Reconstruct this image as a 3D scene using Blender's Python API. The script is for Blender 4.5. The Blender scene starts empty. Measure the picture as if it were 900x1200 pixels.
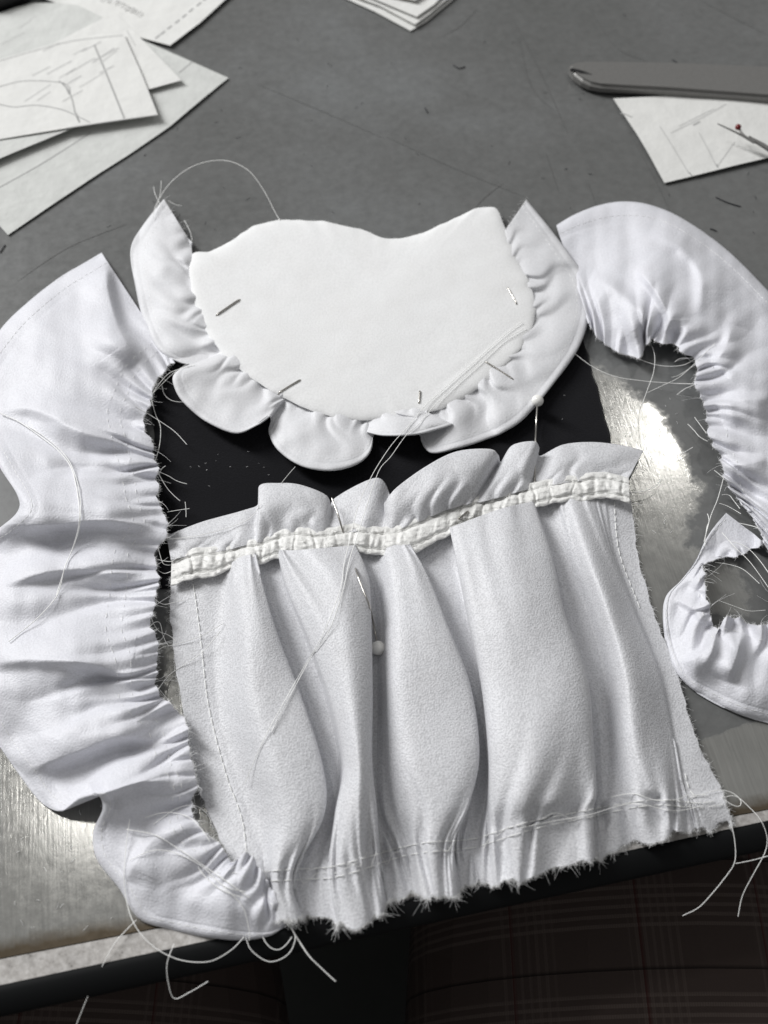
import bpy, bmesh, math, random
import numpy as np
from mathutils import Vector, Matrix
from mathutils.bvhtree import BVHTree

R = math.radians
random.seed(7)
RNG = np.random.default_rng(7)
sc = bpy.context.scene
col = sc.collection

# ------------------------------------------------------------------ camera
PITCH, DIST = R(58), 0.36
LENS, SENS = 33.0, 24.0
CAM = Vector((0, -DIST * math.cos(PITCH), DIST * math.sin(PITCH)))
cd = bpy.data.cameras.new('camera')
cam = bpy.data.objects.new('camera', cd)
col.objects.link(cam)
cam.location = CAM
cam.rotation_euler = (math.pi / 2 - PITCH, 0, 0)
cd.sensor_fit = 'HORIZONTAL'
cd.sensor_width = SENS
cd.lens = LENS
cd.clip_start = 0.01
cd.clip_end = 30
cd.dof.use_dof = True
cd.dof.focus_distance = 0.345
cd.dof.aperture_fstop = 10
sc.camera = cam

# ------------------------------------------------------------------ room light
w = bpy.data.worlds.new('World')
sc.world = w
w.use_nodes = True
w.node_tree.nodes['Background'].inputs[0].default_value = (1.0, 1.0, 0.99, 1)
w.node_tree.nodes['Background'].inputs[1].default_value = 0.19


def lamp(name, loc, aim, sx, sy, power, colr=(1, 1, 1), rz=0.0):
    l = bpy.data.lights.new(name, 'AREA')
    l.shape = 'RECTANGLE'
    l.size, l.size_y = sx, sy
    l.energy = power
    l.color = colr
    o = bpy.data.objects.new(name, l)
    col.objects.link(o)
    o.location = loc
    d = (Vector(aim) - Vector(loc)).normalized()
    o.rotation_euler = d.to_track_quat('-Z', 'Y').to_euler()
    return o


lamp('ceiling_light', (0.64, 1.22, 1.6), (0.64, 1.21, 0), 0.07, 0.20, 1.5, (1, 0.98, 0.95))
lamp('ceiling_light', (-0.50, 0.42, 1.6), (-0.50, 0.419, 0), 0.07, 0.15, 1.5, (1, 0.98, 0.95))
lamp('ceiling_light', (-1.6, 1.1, 1.45), (-0.2, 0.2, 0), 0.5, 1.3, 56, (1, 1, 1))
sc.view_settings.view_transform = 'Standard'
sc.view_settings.look = 'None'
sc.view_settings.exposure = 0.2
sc.view_settings.gamma = 1.0

# ------------------------------------------------------------------ helpers
FW = Vector((0, math.cos(PITCH), -math.sin(PITCH)))
UP = Vector((0, math.sin(PITCH), math.cos(PITCH)))


def PA(px, py, h):
    """array: where the line of sight of a picture point crosses the height h (metres)"""
    px, py, h = np.broadcast_arrays(np.asarray(px, float), np.asarray(py, float), np.asarray(h, float))
    a = (px - 450) / 900 * SENS / LENS
    b = (600 - py) / 900 * SENS / LENS
    dx = a
    dy = FW.y + b * UP.y
    dz = FW.z + b * UP.z
    t = (h - CAM.z) / dz
    return np.stack([CAM.x + dx * t, CAM.y + dy * t, CAM.z + dz * t], -1)


def P(px, py, h=0.0):
    return Vector(PA(px, py, h).tolist())


def cr(A, n):
    A = np.asarray(A, float)
    m = len(A)
    s = np.linspace(0, m - 1, n)
    i = np.minimum(s.astype(int), m - 2)
    f = (s - i).reshape((-1,) + (1,) * (A.ndim - 1))
    g = lambda k: A[np.clip(k, 0, m - 1)]
    p0, p1, p2, p3 = g(i - 1), g(i), g(i + 1), g(i + 2)
    return 0.5 * ((2 * p1) + (-p0 + p2) * f + (2 * p0 - 5 * p1 + 4 * p2 - p3) * f ** 2 + (-p0 + 3 * p1 - 3 * p2 + p3) * f ** 3)


def waves(x, y, lo, hi, n=14, seed=0):
    r = np.random.default_rng(seed)
    out = 0
    for _ in range(n):
        L = r.uniform(lo, hi)
        a = r.uniform(0, 2 * np.pi)
        out = out + np.sin((x * np.cos(a) + y * np.sin(a)) * 2 * np.pi / L + r.uniform(0, 6.28))
    return out / math.sqrt(n)


def noise1(s, scale, seed=0):
    r = np.random.default_rng(seed)
    v = r.uniform(-1, 1, 4096)
    x = np.asarray(s, float) / scale
    i = np.floor(x).astype(int)
    f = x - i
    f = f * f * (3 - 2 * f)
    return v[i % 4096] * (1 - f) + v[(i + 1) % 4096] * f


def link(o, parent=None, kind=None):
    col.objects.link(o)
    if parent is not None:
        o.parent = parent
    if kind:
        o['kind'] = kind
    return o


def tag(o, label, cat, group=None):
    o['label'] = label
    o['category'] = cat
    if group:
        o['group'] = group
    return o


def thing(name, loc, label, cat, group=None):
    o = bpy.data.objects.new(name, None)
    o.empty_display_size = 0.01
    col.objects.link(o)
    o.location = loc
    return tag(o, label, cat, group)


def mesh_obj(name, verts, faces, mat, parent=None, kind=None, smooth=True):
    v = np.asarray(verts, float).reshape(-1, 3)
    if parent is not None:
        v = v - np.array(parent.location)
    me = bpy.data.meshes.new(name)
    if isinstance(faces, np.ndarray):
        k = faces.shape[1]
        me.vertices.add(len(v))
        me.vertices.foreach_set('co', v.ravel())
        me.loops.add(faces.size)
        me.loops.foreach_set('vertex_index', faces.ravel().astype(np.int32))
        me.polygons.add(len(faces))
        me.polygons.foreach_set('loop_start', np.arange(0, faces.size, k, dtype=np.int32))
        me.polygons.foreach_set('loop_total', np.full(len(faces), k, np.int32))
        me.update(calc_edges=True)
    else:
        me.from_pydata(v.tolist(), [], faces)
        me.update()
    me.polygons.foreach_set('use_smooth', np.full(len(me.polygons), smooth))
    me.materials.append(mat)
    o = bpy.data.objects.new(name, me)
    return link(o, parent, kind)


def grid_faces(nu, nv, close_u=False):
    i = np.arange(nu if close_u else nu - 1)
    j = np.arange(nv - 1)
    I, J = np.meshgrid(i, j, indexing='ij')
    I2 = (I + 1) % nu
    return np.stack([I * nv + J, I2 * nv + J, I2 * nv + J + 1, I * nv + J + 1], -1).reshape(-1, 4)


BVHS = []


def sheet(name, W, mat, parent=None, thick=0.0004, bvh=True, off=-1.0):
    """W: nu x nv x 3 world points"""
    nu, nv = W.shape[:2]
    f = grid_faces(nu, nv)
    a, b, c = W[0, 0], W[1, 0], W[0, 1]
    flip = np.cross(W[nu // 2 + 1, nv // 2] - W[nu // 2, nv // 2], W[nu // 2, nv // 2 + 1] - W[nu // 2, nv // 2])[2] < 0
    if flip:
        f = f[:, ::-1].copy()
    o = mesh_obj(name, W.reshape(-1, 3), f, mat, parent)
    if thick:
        m = o.modifiers.new('thickness', 'SOLIDIFY')
        m.thickness = thick
        m.offset = off
    if bvh:
        BVHS.append(BVHTree.FromPolygons([Vector(p) for p in W.reshape(-1, 3).tolist()], f.tolist()))
    return o


def hit(px, py, lift=0.0003):
    """first cloth (or the table) met on the line of sight"""
    d = (P(px, py, 0) - CAM)
    L = d.length
    d = d.normalized()
    best = L
    for b in BVHS:
        r = b.ray_cast(CAM, d)
        if r[0] is not None and r[3] < best:
            best = r[3]
    p = CAM + d * best
    p = p + Vector((0, 0, lift))
    return p


class Tubes:
    """collects many tubes into one mesh"""

    def __init__(s):
        s.v, s.f = [], []
        s.n = 0

    def add(s, pts, r, sides=5, r2=None, twist=0.0):
        pts = np.asarray([tuple(p) for p in pts], float)
        n = len(pts)
        tan = np.gradient(pts, axis=0)
        tan /= (np.linalg.norm(tan, axis=1)[:, None] + 1e-12)
        ref = np.array([0.13, 0.2, 0.97])
        a = np.cross(tan, ref)
        a /= (np.linalg.norm(a, axis=1)[:, None] + 1e-12)
        b = np.cross(tan, a)
        rr = np.linspace(r, r if r2 is None else r2, n)[:, None]
        ang = np.arange(sides) * 2 * np.pi / sides
        rings = pts[:, None, :] + rr[:, :, None] * (np.cos(ang)[None, :, None] * a[:, None, :] + np.sin(ang)[None, :, None] * b[:, None, :])
        s.v.append(rings.reshape(-1, 3))
        I, J = np.meshgrid(np.arange(n - 1), np.arange(sides), indexing='ij')
        J2 = (J + 1) % sides
        f = np.stack([I * sides + J, I * sides + J2, (I + 1) * sides + J2, (I + 1) * sides + J], -1).reshape(-1, 4) + s.n
        s.f.append(f)
        s.n += n * sides
        return s

    def build(s, name, mat, parent=None, kind=None):
        return mesh_obj(name, np.concatenate(s.v), np.concatenate(s.f), mat, parent, kind)


def thread_pts(ctrl, n=None):
    """ctrl: Vectors -> smooth world points"""
    A = np.array([tuple(p) for p in ctrl])
    return cr(A, n or max(8, 9 * (len(A) - 1)))


def thread(name, ctrl, r, mat, parent=None, twisted=False):
    p = thread_pts(ctrl, 16 * (len(ctrl) - 1) if twisted else None)
    T = Tubes()
    if twisted:
        seg = np.linalg.norm(np.diff(p, axis=0), axis=1)
        s = np.concatenate([[0], np.cumsum(seg)])
        for ph in (0, math.pi):
            q = p.copy()
            q[:, 0] += np.cos(s / 0.0009 * 2 * math.pi / 1.4 + ph) * r * 0.6
            q[:, 2] += np.sin(s / 0.0009 * 2 * math.pi / 1.4 + ph) * r * 0.6
            T.add(q, r * 0.75, 4)
    else:
        T.add(p, r, 6)
    return T.build(name, mat, parent)


# ------------------------------------------------------------------ materials
def new_mat(name):
    m = bpy.data.materials.new(name)
    m.use_nodes = True
    nt = m.node_tree
    b = nt.nodes['Principled BSDF']
    return m, nt, b


def nd(nt, t, **kw):
    n = nt.nodes.new(t)
    for k, v in kw.items():
        setattr(n, k, v)
    return n


def noise(nt, scale, detail=3, rough=0.55, vec=None, dist=0.0):
    n = nd(nt, 'ShaderNodeTexNoise')
    n.inputs['Scale'].default_value = scale
    n.inputs['Detail'].default_value = detail
    n.inputs['Roughness'].default_value = rough
    n.inputs['Distortion'].default_value = dist
    if vec is not None:
        nt.links.new(vec, n.inputs['Vector'])
    return n


def ramp(nt, src, stops):
    r = nd(nt, 'ShaderNodeValToRGB')
    e = r.color_ramp.elements
    while len(e) < len(stops):
        e.new(0.5)
    for k, (p, c) in enumerate(stops):
        e[k].position = p
        e[k].color = (c, c, c, 1) if not isinstance(c, tuple) else c + (1,)
    nt.links.new(src, r.inputs[0])
    return r


def coords(nt, which='Object'):
    return nd(nt, 'ShaderNodeTexCoord').outputs[which]


def bump(nt, b, src, strength, dist, prev=None):
    n = nd(nt, 'ShaderNodeBump')
    n.inputs['Strength'].default_value = strength
    n.inputs['Distance'].default_value = dist
    nt.links.new(src, n.inputs['Height'])
    if prev is not None:
        nt.links.new(prev.outputs[0], n.inputs['Normal'])
    nt.links.new(n.outputs[0], b.inputs['Normal'])
    return n


def cloth(name, c, grain=1500, gs=0.5, spec=0.35, rough=0.55, trans=0.08, gdist=0.00025, speck=0.12):
    m, nt, b = new_mat(name)
    v = coords(nt)
    n1 = noise(nt, grain, 0.5, 0.5, v)
    n2 = noise(nt, 90, 3, 0.5, v)
    n3 = noise(nt, grain * 0.45, 2, 0.6, v, 0.6)
    mx = nd(nt, 'ShaderNodeMix', data_type='RGBA')
    r = ramp(nt, n1.outputs[0], [(0.32, 1 - speck), (0.62, 1.0)])
    mx.blend_type = 'MULTIPLY'
    mx.inputs[0].default_value = 1
    mx.inputs[6].default_value = (*c, 1)
    nt.links.new(r.outputs[0], mx.inputs[7])
    mx2 = nd(nt, 'ShaderNodeMix', data_type='RGBA')
    mx2.blend_type = 'MULTIPLY'
    mx2.inputs[0].default_value = 1
    nt.links.new(mx.outputs[2], mx2.inputs[6])
    r2 = ramp(nt, n2.outputs[0], [(0.3, (0.965, 0.96, 0.955)), (0.7, (1.0, 1.0, 1.0))])
    nt.links.new(r2.outputs[0], mx2.inputs[7])
    nt.links.new(mx2.outputs[2], b.inputs['Base Color'])
    b.inputs['Roughness'].default_value = rough
    b.inputs['Specular IOR Level'].default_value = spec
    b.inputs['Sheen Weight'].default_value = 0.15
    b.inputs['Sheen Roughness'].default_value = 0.5
    add = nd(nt, 'ShaderNodeMath', operation='ADD')
    nt.links.new(n1.outputs[0], add.inputs[0])
    sc3 = nd(nt, 'ShaderNodeMath', operation='MULTIPLY')
    nt.links.new(n3.outputs[0], sc3.inputs[0])
    sc3.inputs[1].default_value = 0.08
    nt.links.new(sc3.outputs[0], add.inputs[1])
    bump(nt, b, add.outputs[0], gs, gdist)
    tr = nd(nt, 'ShaderNodeBsdfTranslucent')
    tr.inputs[0].default_value = (*c, 1)
    ms = nd(nt, 'ShaderNodeMixShader')
    ms.inputs[0].default_value = trans
    out = nt.nodes['Material Output']
    nt.links.new(b.outputs[0], ms.inputs[1])
    nt.links.new(tr.outputs[0], ms.inputs[2])
    nt.links.new(ms.outputs[0], out.inputs[0])
    return m


def plain(name, c, rough=0.5, metal=0.0, spec=0.5, bs=0.0, bscale=500, bd=0.0002, var=0.0):
    m, nt, b = new_mat(name)
    b.inputs['Base Color'].default_value = (*c, 1)
    b.inputs['Roughness'].default_value = rough
    b.inputs['Metallic'].default_value = metal
    b.inputs['Specular IOR Level'].default_value = spec
    v = coords(nt)
    n = noise(nt, bscale, 4, 0.6, v)
    if var:
        r = ramp(nt, n.outputs[0], [(0.3, tuple(x * (1 - var) for x in c)), (0.7, c)])
        nt.links.new(r.outputs[0], b.inputs['Base Color'])
    if bs:
        bump(nt, b, n.outputs[0], bs, bd)
    return m


M_SKIRT = cloth('white_crepe_satin', (0.735, 0.74, 0.768), 1900, 0.6, 0.42, 0.50, 0.03, 0.0003, 0.20)
M_STRIP = cloth('white_satin', (0.805, 0.81, 0.86), 1700, 0.55, 0.4, 0.5, 0.12, 0.00025, 0.08)
M_BIB = cloth('white_cotton', (0.89, 0.895, 0.90), 1500, 0.30, 0.2, 0.75, 0.05, 0.0002, 0.06)
M_RUF = cloth('white_ruffle_satin', (0.80, 0.805, 0.83), 1500, 0.35, 0.35, 0.55, 0.10, 0.00025, 0.07)
M_TAPE = cloth('ivory_tape', (0.87, 0.868, 0.85), 1800, 0.5, 0.4, 0.5, 0.05, 0.0003, 0.10)
M_BLACK = cloth('black_cloth', (0.006, 0.006, 0.008), 1800, 0.4, 0.1, 0.9, 0.0, 0.0003, 0.3)
M_THREAD = plain('white_thread', (0.96, 0.96, 0.94), 0.4, spec=0.6)
M_FIBRE = plain('white_fibre', (0.95, 0.95, 0.95), 0.5)
M_DARKTHREAD = plain('dark_thread', (0.015, 0.015, 0.02), 0.7)
M_STEEL = plain('pin_steel', (0.50, 0.48, 0.45), 0.28, 1.0)
M_PEARL = plain('pearl', (0.88, 0.87, 0.84), 0.15, 0, 0.6)
M_PAPER = plain('tracing_paper', (0.62, 0.63, 0.61), 0.75, 0, 0.25, 0.6, 120, 0.0012, 0.10)
M_PAPER2 = plain('white_paper', (0.74, 0.74, 0.72), 0.7, 0, 0.25, 0.55, 90, 0.0012, 0.07)
M_PENCIL = plain('pencil', (0.36, 0.36, 0.355), 0.8, var=0.0)
M_FAINT = plain('faint_pencil', (0.52, 0.52, 0.51), 0.8)
M_BLADE = plain('dull_grey_steel', (0.20, 0.197, 0.19), 0.45, 0.35, 0.5, 0.15, 900, 0.0001, 0.12)
M_BLADE_E = plain('ground_steel_edge', (0.42, 0.41, 0.39), 0.38, 0.2, 0.5, 0.1, 900, 0.0001)
M_RED = plain('red_plastic', (0.16, 0.012, 0.012), 0.3, 0, 0.5)
M_RUBBER = plain('black_rubber', (0.005, 0.0055, 0.006), 0.65, 0, 0.15, 0.2, 700, 0.0001)
M_FLOOR = plain('floor_vinyl', (0.012, 0.013, 0.012), 0.5, 0, 0.4, 0.1, 40, 0.001, 0.2)
M_DARKBOX = plain('black_plastic', (0.008, 0.008, 0.009), 0.4, 0, 0.4, 0.2, 400)

# edge line of the table (front), in metres on the plane z = 0
EA, EB = P(0, 1123), P(900, 948)
edir = (EB - EA).normalized()
enrm = Vector((-edir.y, edir.x, 0))       # away from the sitter


def table_mat():
    m, nt, b = new_mat('worn_grey_paint')
    v = coords(nt)
    L = nt.links.new

    def math_(op, a, c=None, d=None, clamp=False):
        n = nd(nt, 'ShaderNodeMath', operation=op, use_clamp=clamp)
        for k, x in enumerate((a, c, d)):
            if x is None:
                continue
            if isinstance(x, (int, float)):
                n.inputs[k].default_value = x
            else:
                L(x, n.inputs[k])
        return n.outputs[0]
    # table frame: s along the edge, d away from the edge (metres)
    sx = nd(nt, 'ShaderNodeSeparateXYZ')
    L(v, sx.inputs[0])
    wob = noise(nt, 22, 5, 0.65, v)
    wob2 = noise(nt, 160, 4, 0.7, v)
    w1 = math_('MULTIPLY', math_('SUBTRACT', wob.outputs[0], 0.5), 0.022)
    w2 = math_('MULTIPLY', math_('SUBTRACT', wob2.outputs[0], 0.5), 0.010)
    wsum = math_('ADD', w1, w2)

    def ell(cx, cy, rx, ry, rot):
        mp = nd(nt, 'ShaderNodeMapping', vector_type='TEXTURE')
        mp.inputs['Location'].default_value = (cx, cy, 0)
        mp.inputs['Rotation'].default_value = (0, 0, rot)
        mp.inputs['Scale'].default_value = (1, ry / rx, 1)
        L(v, mp.inputs[0])
        ln = nd(nt, 'ShaderNodeVectorMath', operation='LENGTH')
        L(mp.outputs[0], ln.inputs[0])
        return math_('SUBTRACT', rx, ln.outputs['Value'])     # >0 inside, metres
    p1, p1b = P(745, 530), P(755, 660)
    e1 = ell(p1.x, p1.y, 0.0165, 0.036, R(6))
    e3 = ell(p1b.x, p1b.y, 0.0155, 0.034, R(4))
    p2 = P(20, 940)
    e2 = ell(p2.x, p2.y, 0.10, 0.052, R(-5))
    p4 = P(860, 905)
    e4 = ell(p4.x, p4.y, 0.05, 0.012, R(8))
    p5 = P(880, 690)
    e5 = ell(p5.x - 0.012, p5.y + 0.002, 0.008, 0.014, 0)
    bandv = math_('SUBTRACT', 0.016, sx.outputs[1])      # near the front edge (local y = distance from the edge)
    f = e1
    for e in (e2, e3, e4, e5, bandv):
        f = math_('MAXIMUM', f, e)
    f = math_('ADD', f, wsum)
    mr = nd(nt, 'ShaderNodeMapRange')
    mr.inputs[1].default_value = -0.0015
    mr.inputs[2].default_value = 0.0015
    L(f, mr.inputs[0])
    mask = mr.outputs[0]
    # scratches: stretched noise
    mp = nd(nt, 'ShaderNodeMapping')
    mp.inputs['Scale'].default_value = (1500, 70, 40)
    mp.inputs['Rotation'].default_value = (0, 0, R(-4))
    L(v, mp.inputs[0])
    scr = noise(nt, 1.0, 3, 0.6, mp.outputs[0])
    mpb = nd(nt, 'ShaderNodeMapping')
    mpb.inputs['Scale'].default_value = (30, 260, 40)
    mpb.inputs['Rotation'].default_value = (0, 0, R(33))
    L(v, mpb.inputs[0])
    scr2 = noise(nt, 1.0, 2, 0.5, mpb.outputs[0])
    cloud = noise(nt, 9, 6, 0.62, v)
    fine = noise(nt, 240, 5, 0.7, v)
    # paint
    pc = ramp(nt, cloud.outputs[0], [(0.30, (0.108, 0.110, 0.107)), (0.50, (0.130, 0.132, 0.130)), (0.72, (0.170, 0.176, 0.177))])
    sc1 = ramp(nt, scr2.outputs[0], [(0.24, 0.55), (0.30, 1.0), (0.72, 1.0), (0.78, 1.35)])
    mm = nd(nt, 'ShaderNodeMix', data_type='RGBA', blend_type='MULTIPLY')
    mm.inputs[0].default_value = 0.25
    L(pc.outputs[0], mm.inputs[6])
    L(sc1.outputs[0], mm.inputs[7])
    mf = nd(nt, 'ShaderNodeMix', data_type='RGBA', blend_type='MULTIPLY')
    mf.inputs[0].default_value = 1
    L(mm.outputs[2], mf.inputs[6])
    fr = ramp(nt, fine.outputs[0], [(0.3, 0.86), (0.65, 1.08)])
    L(fr.outputs[0], mf.inputs[7])
    # bare metal
    mc = ramp(nt, cloud.outputs[0], [(0.35, (0.27, 0.269, 0.256)), (0.6, (0.37, 0.368, 0.348))])
    md = nd(nt, 'ShaderNodeMix', data_type='RGBA', blend_type='MULTIPLY')
    md.inputs[0].default_value = 1
    L(mc.outputs[0], md.inputs[6])
    sr = ramp(nt, scr.outputs[0], [(0.35, 0.9), (0.62, 1.05)])
    L(sr.outputs[0], md.inputs[7])
    # brown grime at the very edge of the metal
    gr = nd(nt, 'ShaderNodeMapRange')
    gr.inputs[1].default_value = 0.001
    gr.inputs[2].default_value = 0.005
    L(math_('ADD', sx.outputs[1], math_('MULTIPLY', wsum, 0.4)), gr.inputs[0])
    mg = nd(nt, 'ShaderNodeMix', data_type='RGBA')
    L(gr.outputs[0], mg.inputs[0])
    mg.inputs[6].default_value = (0.12, 0.095, 0.065, 1)
    L(md.outputs[2], mg.inputs[7])
    cm = nd(nt, 'ShaderNodeMix', data_type='RGBA')
    L(mask, cm.inputs[0])
    L(mf.outputs[2], cm.inputs[6])
    L(mg.outputs[2], cm.inputs[7])
    L(cm.outputs[2], b.inputs['Base Color'])
    L(math_('MULTIPLY', mask, 0.5), b.inputs['Metallic'])
    rr = math_('ADD', math_('MULTIPLY', math_('SUBTRACT', fine.outputs[0], 0.5), 0.25), math_('MULTIPLY_ADD', mask, -0.22, 0.38))
    L(rr, b.inputs['Roughness'])
    b.inputs['Specular IOR Level'].default_value = 0.5
    h = math_('ADD', math_('MULTIPLY', math_('MULTIPLY', scr.outputs[0], mask), 1.0), math_('MULTIPLY', mask, -0.5))
    bp = bump(nt, b, h, 0.22, 0.0001)
    bump(nt, b, fine.outputs[0], 0.12, 0.0002, bp)
    return m


M_TABLE = table_mat()


def edge_mat():
    m, nt, b = new_mat('scuffed_white_trim')
    v = coords(nt)
    n = noise(nt, 420, 6, 0.75, v)
    n2 = noise(nt, 60, 5, 0.7, v)
    r = ramp(nt, n.outputs[0], [(0.30, (0.08, 0.075, 0.07)), (0.40, (0.36, 0.34, 0.32)), (0.66, (0.60, 0.58, 0.56))])
    r2 = ramp(nt, n2.outputs[0], [(0.3, 0.7), (0.6, 1.0)])
    mx = nd(nt, 'ShaderNodeMix', data_type='RGBA', blend_type='MULTIPLY')
    mx.inputs[0].default_value = 1
    nt.links.new(r.outputs[0], mx.inputs[6])
    nt.links.new(r2.outputs[0], mx.inputs[7])
    nt.links.new(mx.outputs[2], b.inputs['Base Color'])
    b.inputs['Roughness'].default_value = 0.5
    bump(nt, b, n.outputs[0], 0.4, 0.0003)
    return m


M_EDGE = edge_mat()


def plaid_mat():
    m, nt, b = new_mat('brown_glen_plaid')
    v = coords(nt)
    L = nt.links.new
    sx = nd(nt, 'ShaderNodeSeparateXYZ')
    L(v, sx.inputs[0])

    def stripes(axis, period, duty, off=0.0, soft=0.06):
        a = nd(nt, 'ShaderNodeMath', operation='MULTIPLY_ADD')
        L(sx.outputs[axis], a.inputs[0])
        a.inputs[1].default_value = 1 / period
        a.inputs[2].default_value = off
        f = nd(nt, 'ShaderNodeMath', operation='FRACT')
        L(a.outputs[0], f.inputs[0])
        r = nd(nt, 'ShaderNodeValToRGB')
        e = r.color_ramp.elements
        e[0].position, e[1].position = duty - soft, duty
        e[0].color = (1, 1, 1, 1)
        e[1].color = (0, 0, 0, 1)
        L(f.outputs[0], r.inputs[0])
        return r.outputs[0]

    def mul(a, c):
        n = nd(nt, 'ShaderNodeMath', operation='MULTIPLY')
        L(a, n.inputs[0])
        L(c, n.inputs[1])
        return n.outputs[0]

    def mixc(f, a, c, fac=1.0):
        n = nd(nt, 'ShaderNodeMix', data_type='RGBA')
        k = nd(nt, 'ShaderNodeMath', operation='MULTIPLY')
        L(f, k.inputs[0])
        k.inputs[1].default_value = fac
        L(k.outputs[0], n.inputs[0])
        if isinstance(a, tuple):
            n.inputs[6].default_value = (*a, 1)
        else:
            L(a, n.inputs[6])
        n.inputs[7].default_value = (*c, 1)
        return n.outputs[2]
    base = (0.065, 0.048, 0.043)
    light = (0.13, 0.103, 0.092)
    zone_y = stripes(1, 0.034, 0.48, 0.30)
    zone_x = stripes(0, 0.040, 0.45, 0.1)
    fy = stripes(1, 0.0030, 0.42)
    fx = stripes(0, 0.0026, 0.42)
    c = mixc(mul(zone_y, fy), base, light, 0.75)
    c = mixc(mul(zone_x, fx), c, light, 0.35)
    c = mixc(stripes(0, 0.0008, 0.5), c, base, 0.35)
    c = mixc(stripes(0, 0.040, 0.035, 0.02), c, (0.05, 0.008, 0.008), 0.8)
    c = mixc(stripes(1, 0.034, 0.04, 0.65), c, (0.004, 0.003, 0.003), 0.9)
    L(c, b.inputs['Base Color'])
    b.inputs['Roughness'].default_value = 0.9
    b.inputs['Specular IOR Level'].default_value = 0.2
    return m


M_PLAID = plaid_mat()

# ------------------------------------------------------------------ floor, table
fz = -0.74
fl = mesh_obj('floor', [(-3, -3, fz), (3, -3, fz), (3, 3, fz), (-3, 3, fz)], [(0, 1, 2, 3)], M_FLOOR, None, 'structure', False)

ea, eb = EA - edir * 0.6, EB + edir * 0.7
table = thing('table', (EA.x, EA.y, fz), 'grey painted metal work table with worn bare patches and black edged front', 'table')
tt = bpy.data.objects.new('tabletop', bpy.data.meshes.new('tabletop'))
# local frame of the tabletop: x along the edge, y away from it
rz = math.atan2(edir.y, edir.x)
Wd, Dp = (eb - ea).length, 1.1


def local_box(name, x0, x1, y0, y1, z0, z1, mat, bev=0.0):
    bm = bmesh.new()
    bmesh.ops.create_cube(bm, size=1)
    for vv in bm.verts:
        vv.co = Vector((x0 + (vv.co.x + .5) * (x1 - x0), y0 + (vv.co.y + .5) * (y1 - y0), z0 + (vv.co.z + .5) * (z1 - z0)))
    if bev:
        bmesh.ops.bevel(bm, geom=bm.edges[:], offset=bev, segments=3, affect='EDGES')
    me = bpy.data.meshes.new(name)
    bm.to_mesh(me)
    bm.free()
    me.materials.append(mat)
    return bpy.data.objects.new(name, me)


def in_edge_frame(o, parent):
    link(o, parent)
    o.location = EA - parent.location
    o.rotation_euler = (0, 0, rz)
    return o


# pattern coordinates of the tabletop: shift so its material sees world x/y for patches and y for the edge distance
top = local_box('tabletop', -0.6, Wd - 0.6, 0.0, Dp, -0.022, 0.0, M_TABLE)
in_edge_frame(top, table)
# express the patch centres in that frame
Tinv = (Matrix.Translation(EA) @ Matrix.Rotation(rz, 4, 'Z')).inverted()
for n in M_TABLE.node_tree.nodes:
    if n.type == 'MAPPING' and n.vector_type == 'TEXTURE':
        q = Tinv @ Vector(n.inputs['Location'].default_value)
        n.inputs['Location'].default_value = (q.x, q.y, 0)
# trim strip: between the metal edge and the rubber, wider on the left
def quad_strip(name, A0, A1, B0, B1, z, mat, th):
    vs = [A0 + Vector((0, 0, z)), A1 + Vector((0, 0, z)), B1 + Vector((0, 0, z)), B0 + Vector((0, 0, z))]
    lo = [p - Vector((0, 0, th)) for p in vs]
    return mesh_obj(name, [tuple(p) for p in vs + lo], [(3, 2, 1, 0), (4, 5, 6, 7), (0, 1, 5, 4), (1, 2, 6, 5), (2, 3, 7, 6), (3, 0, 4, 7)], mat, table, None, False)


LA, LB = P(0, 1155), P(900, 962)
ld = (LB - LA).normalized()
quad_strip('edge_strip', ea - enrm * 0.0004, eb - enrm * 0.0004, LA - ld * 0.3, LB + ld * 0.12, 0.0006, M_EDGE, 0.02)
# rubber bumper: rounded profile swept along the strip's outer line
la, lb = LA - ld * 0.3, LB + ld * 0.12
ln_ = Vector((-ld.y, ld.x, 0))
prof = []
for k in range(13):
    a = k / 12 * math.pi
    prof.append((-0.0002 - 0.0058 * max(0, math.sin(a)) ** 0.8, -0.001 - 0.0032 * (1 - math.cos(a))))
prof = [(0.0, 0.0004), (-0.002, 0.0010)] + [(x - 0.001, z) for x, z in prof[3:]]
PW = np.array([[tuple(p + ln_ * x + Vector((0, 0, z))) for (x, z) in prof] for p in (la, la.lerp(lb, .25), la.lerp(lb, .5), la.lerp(lb, .75), lb)])
sheet('edge_bumper', PW, M_RUBBER, table, 0, False)
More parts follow.
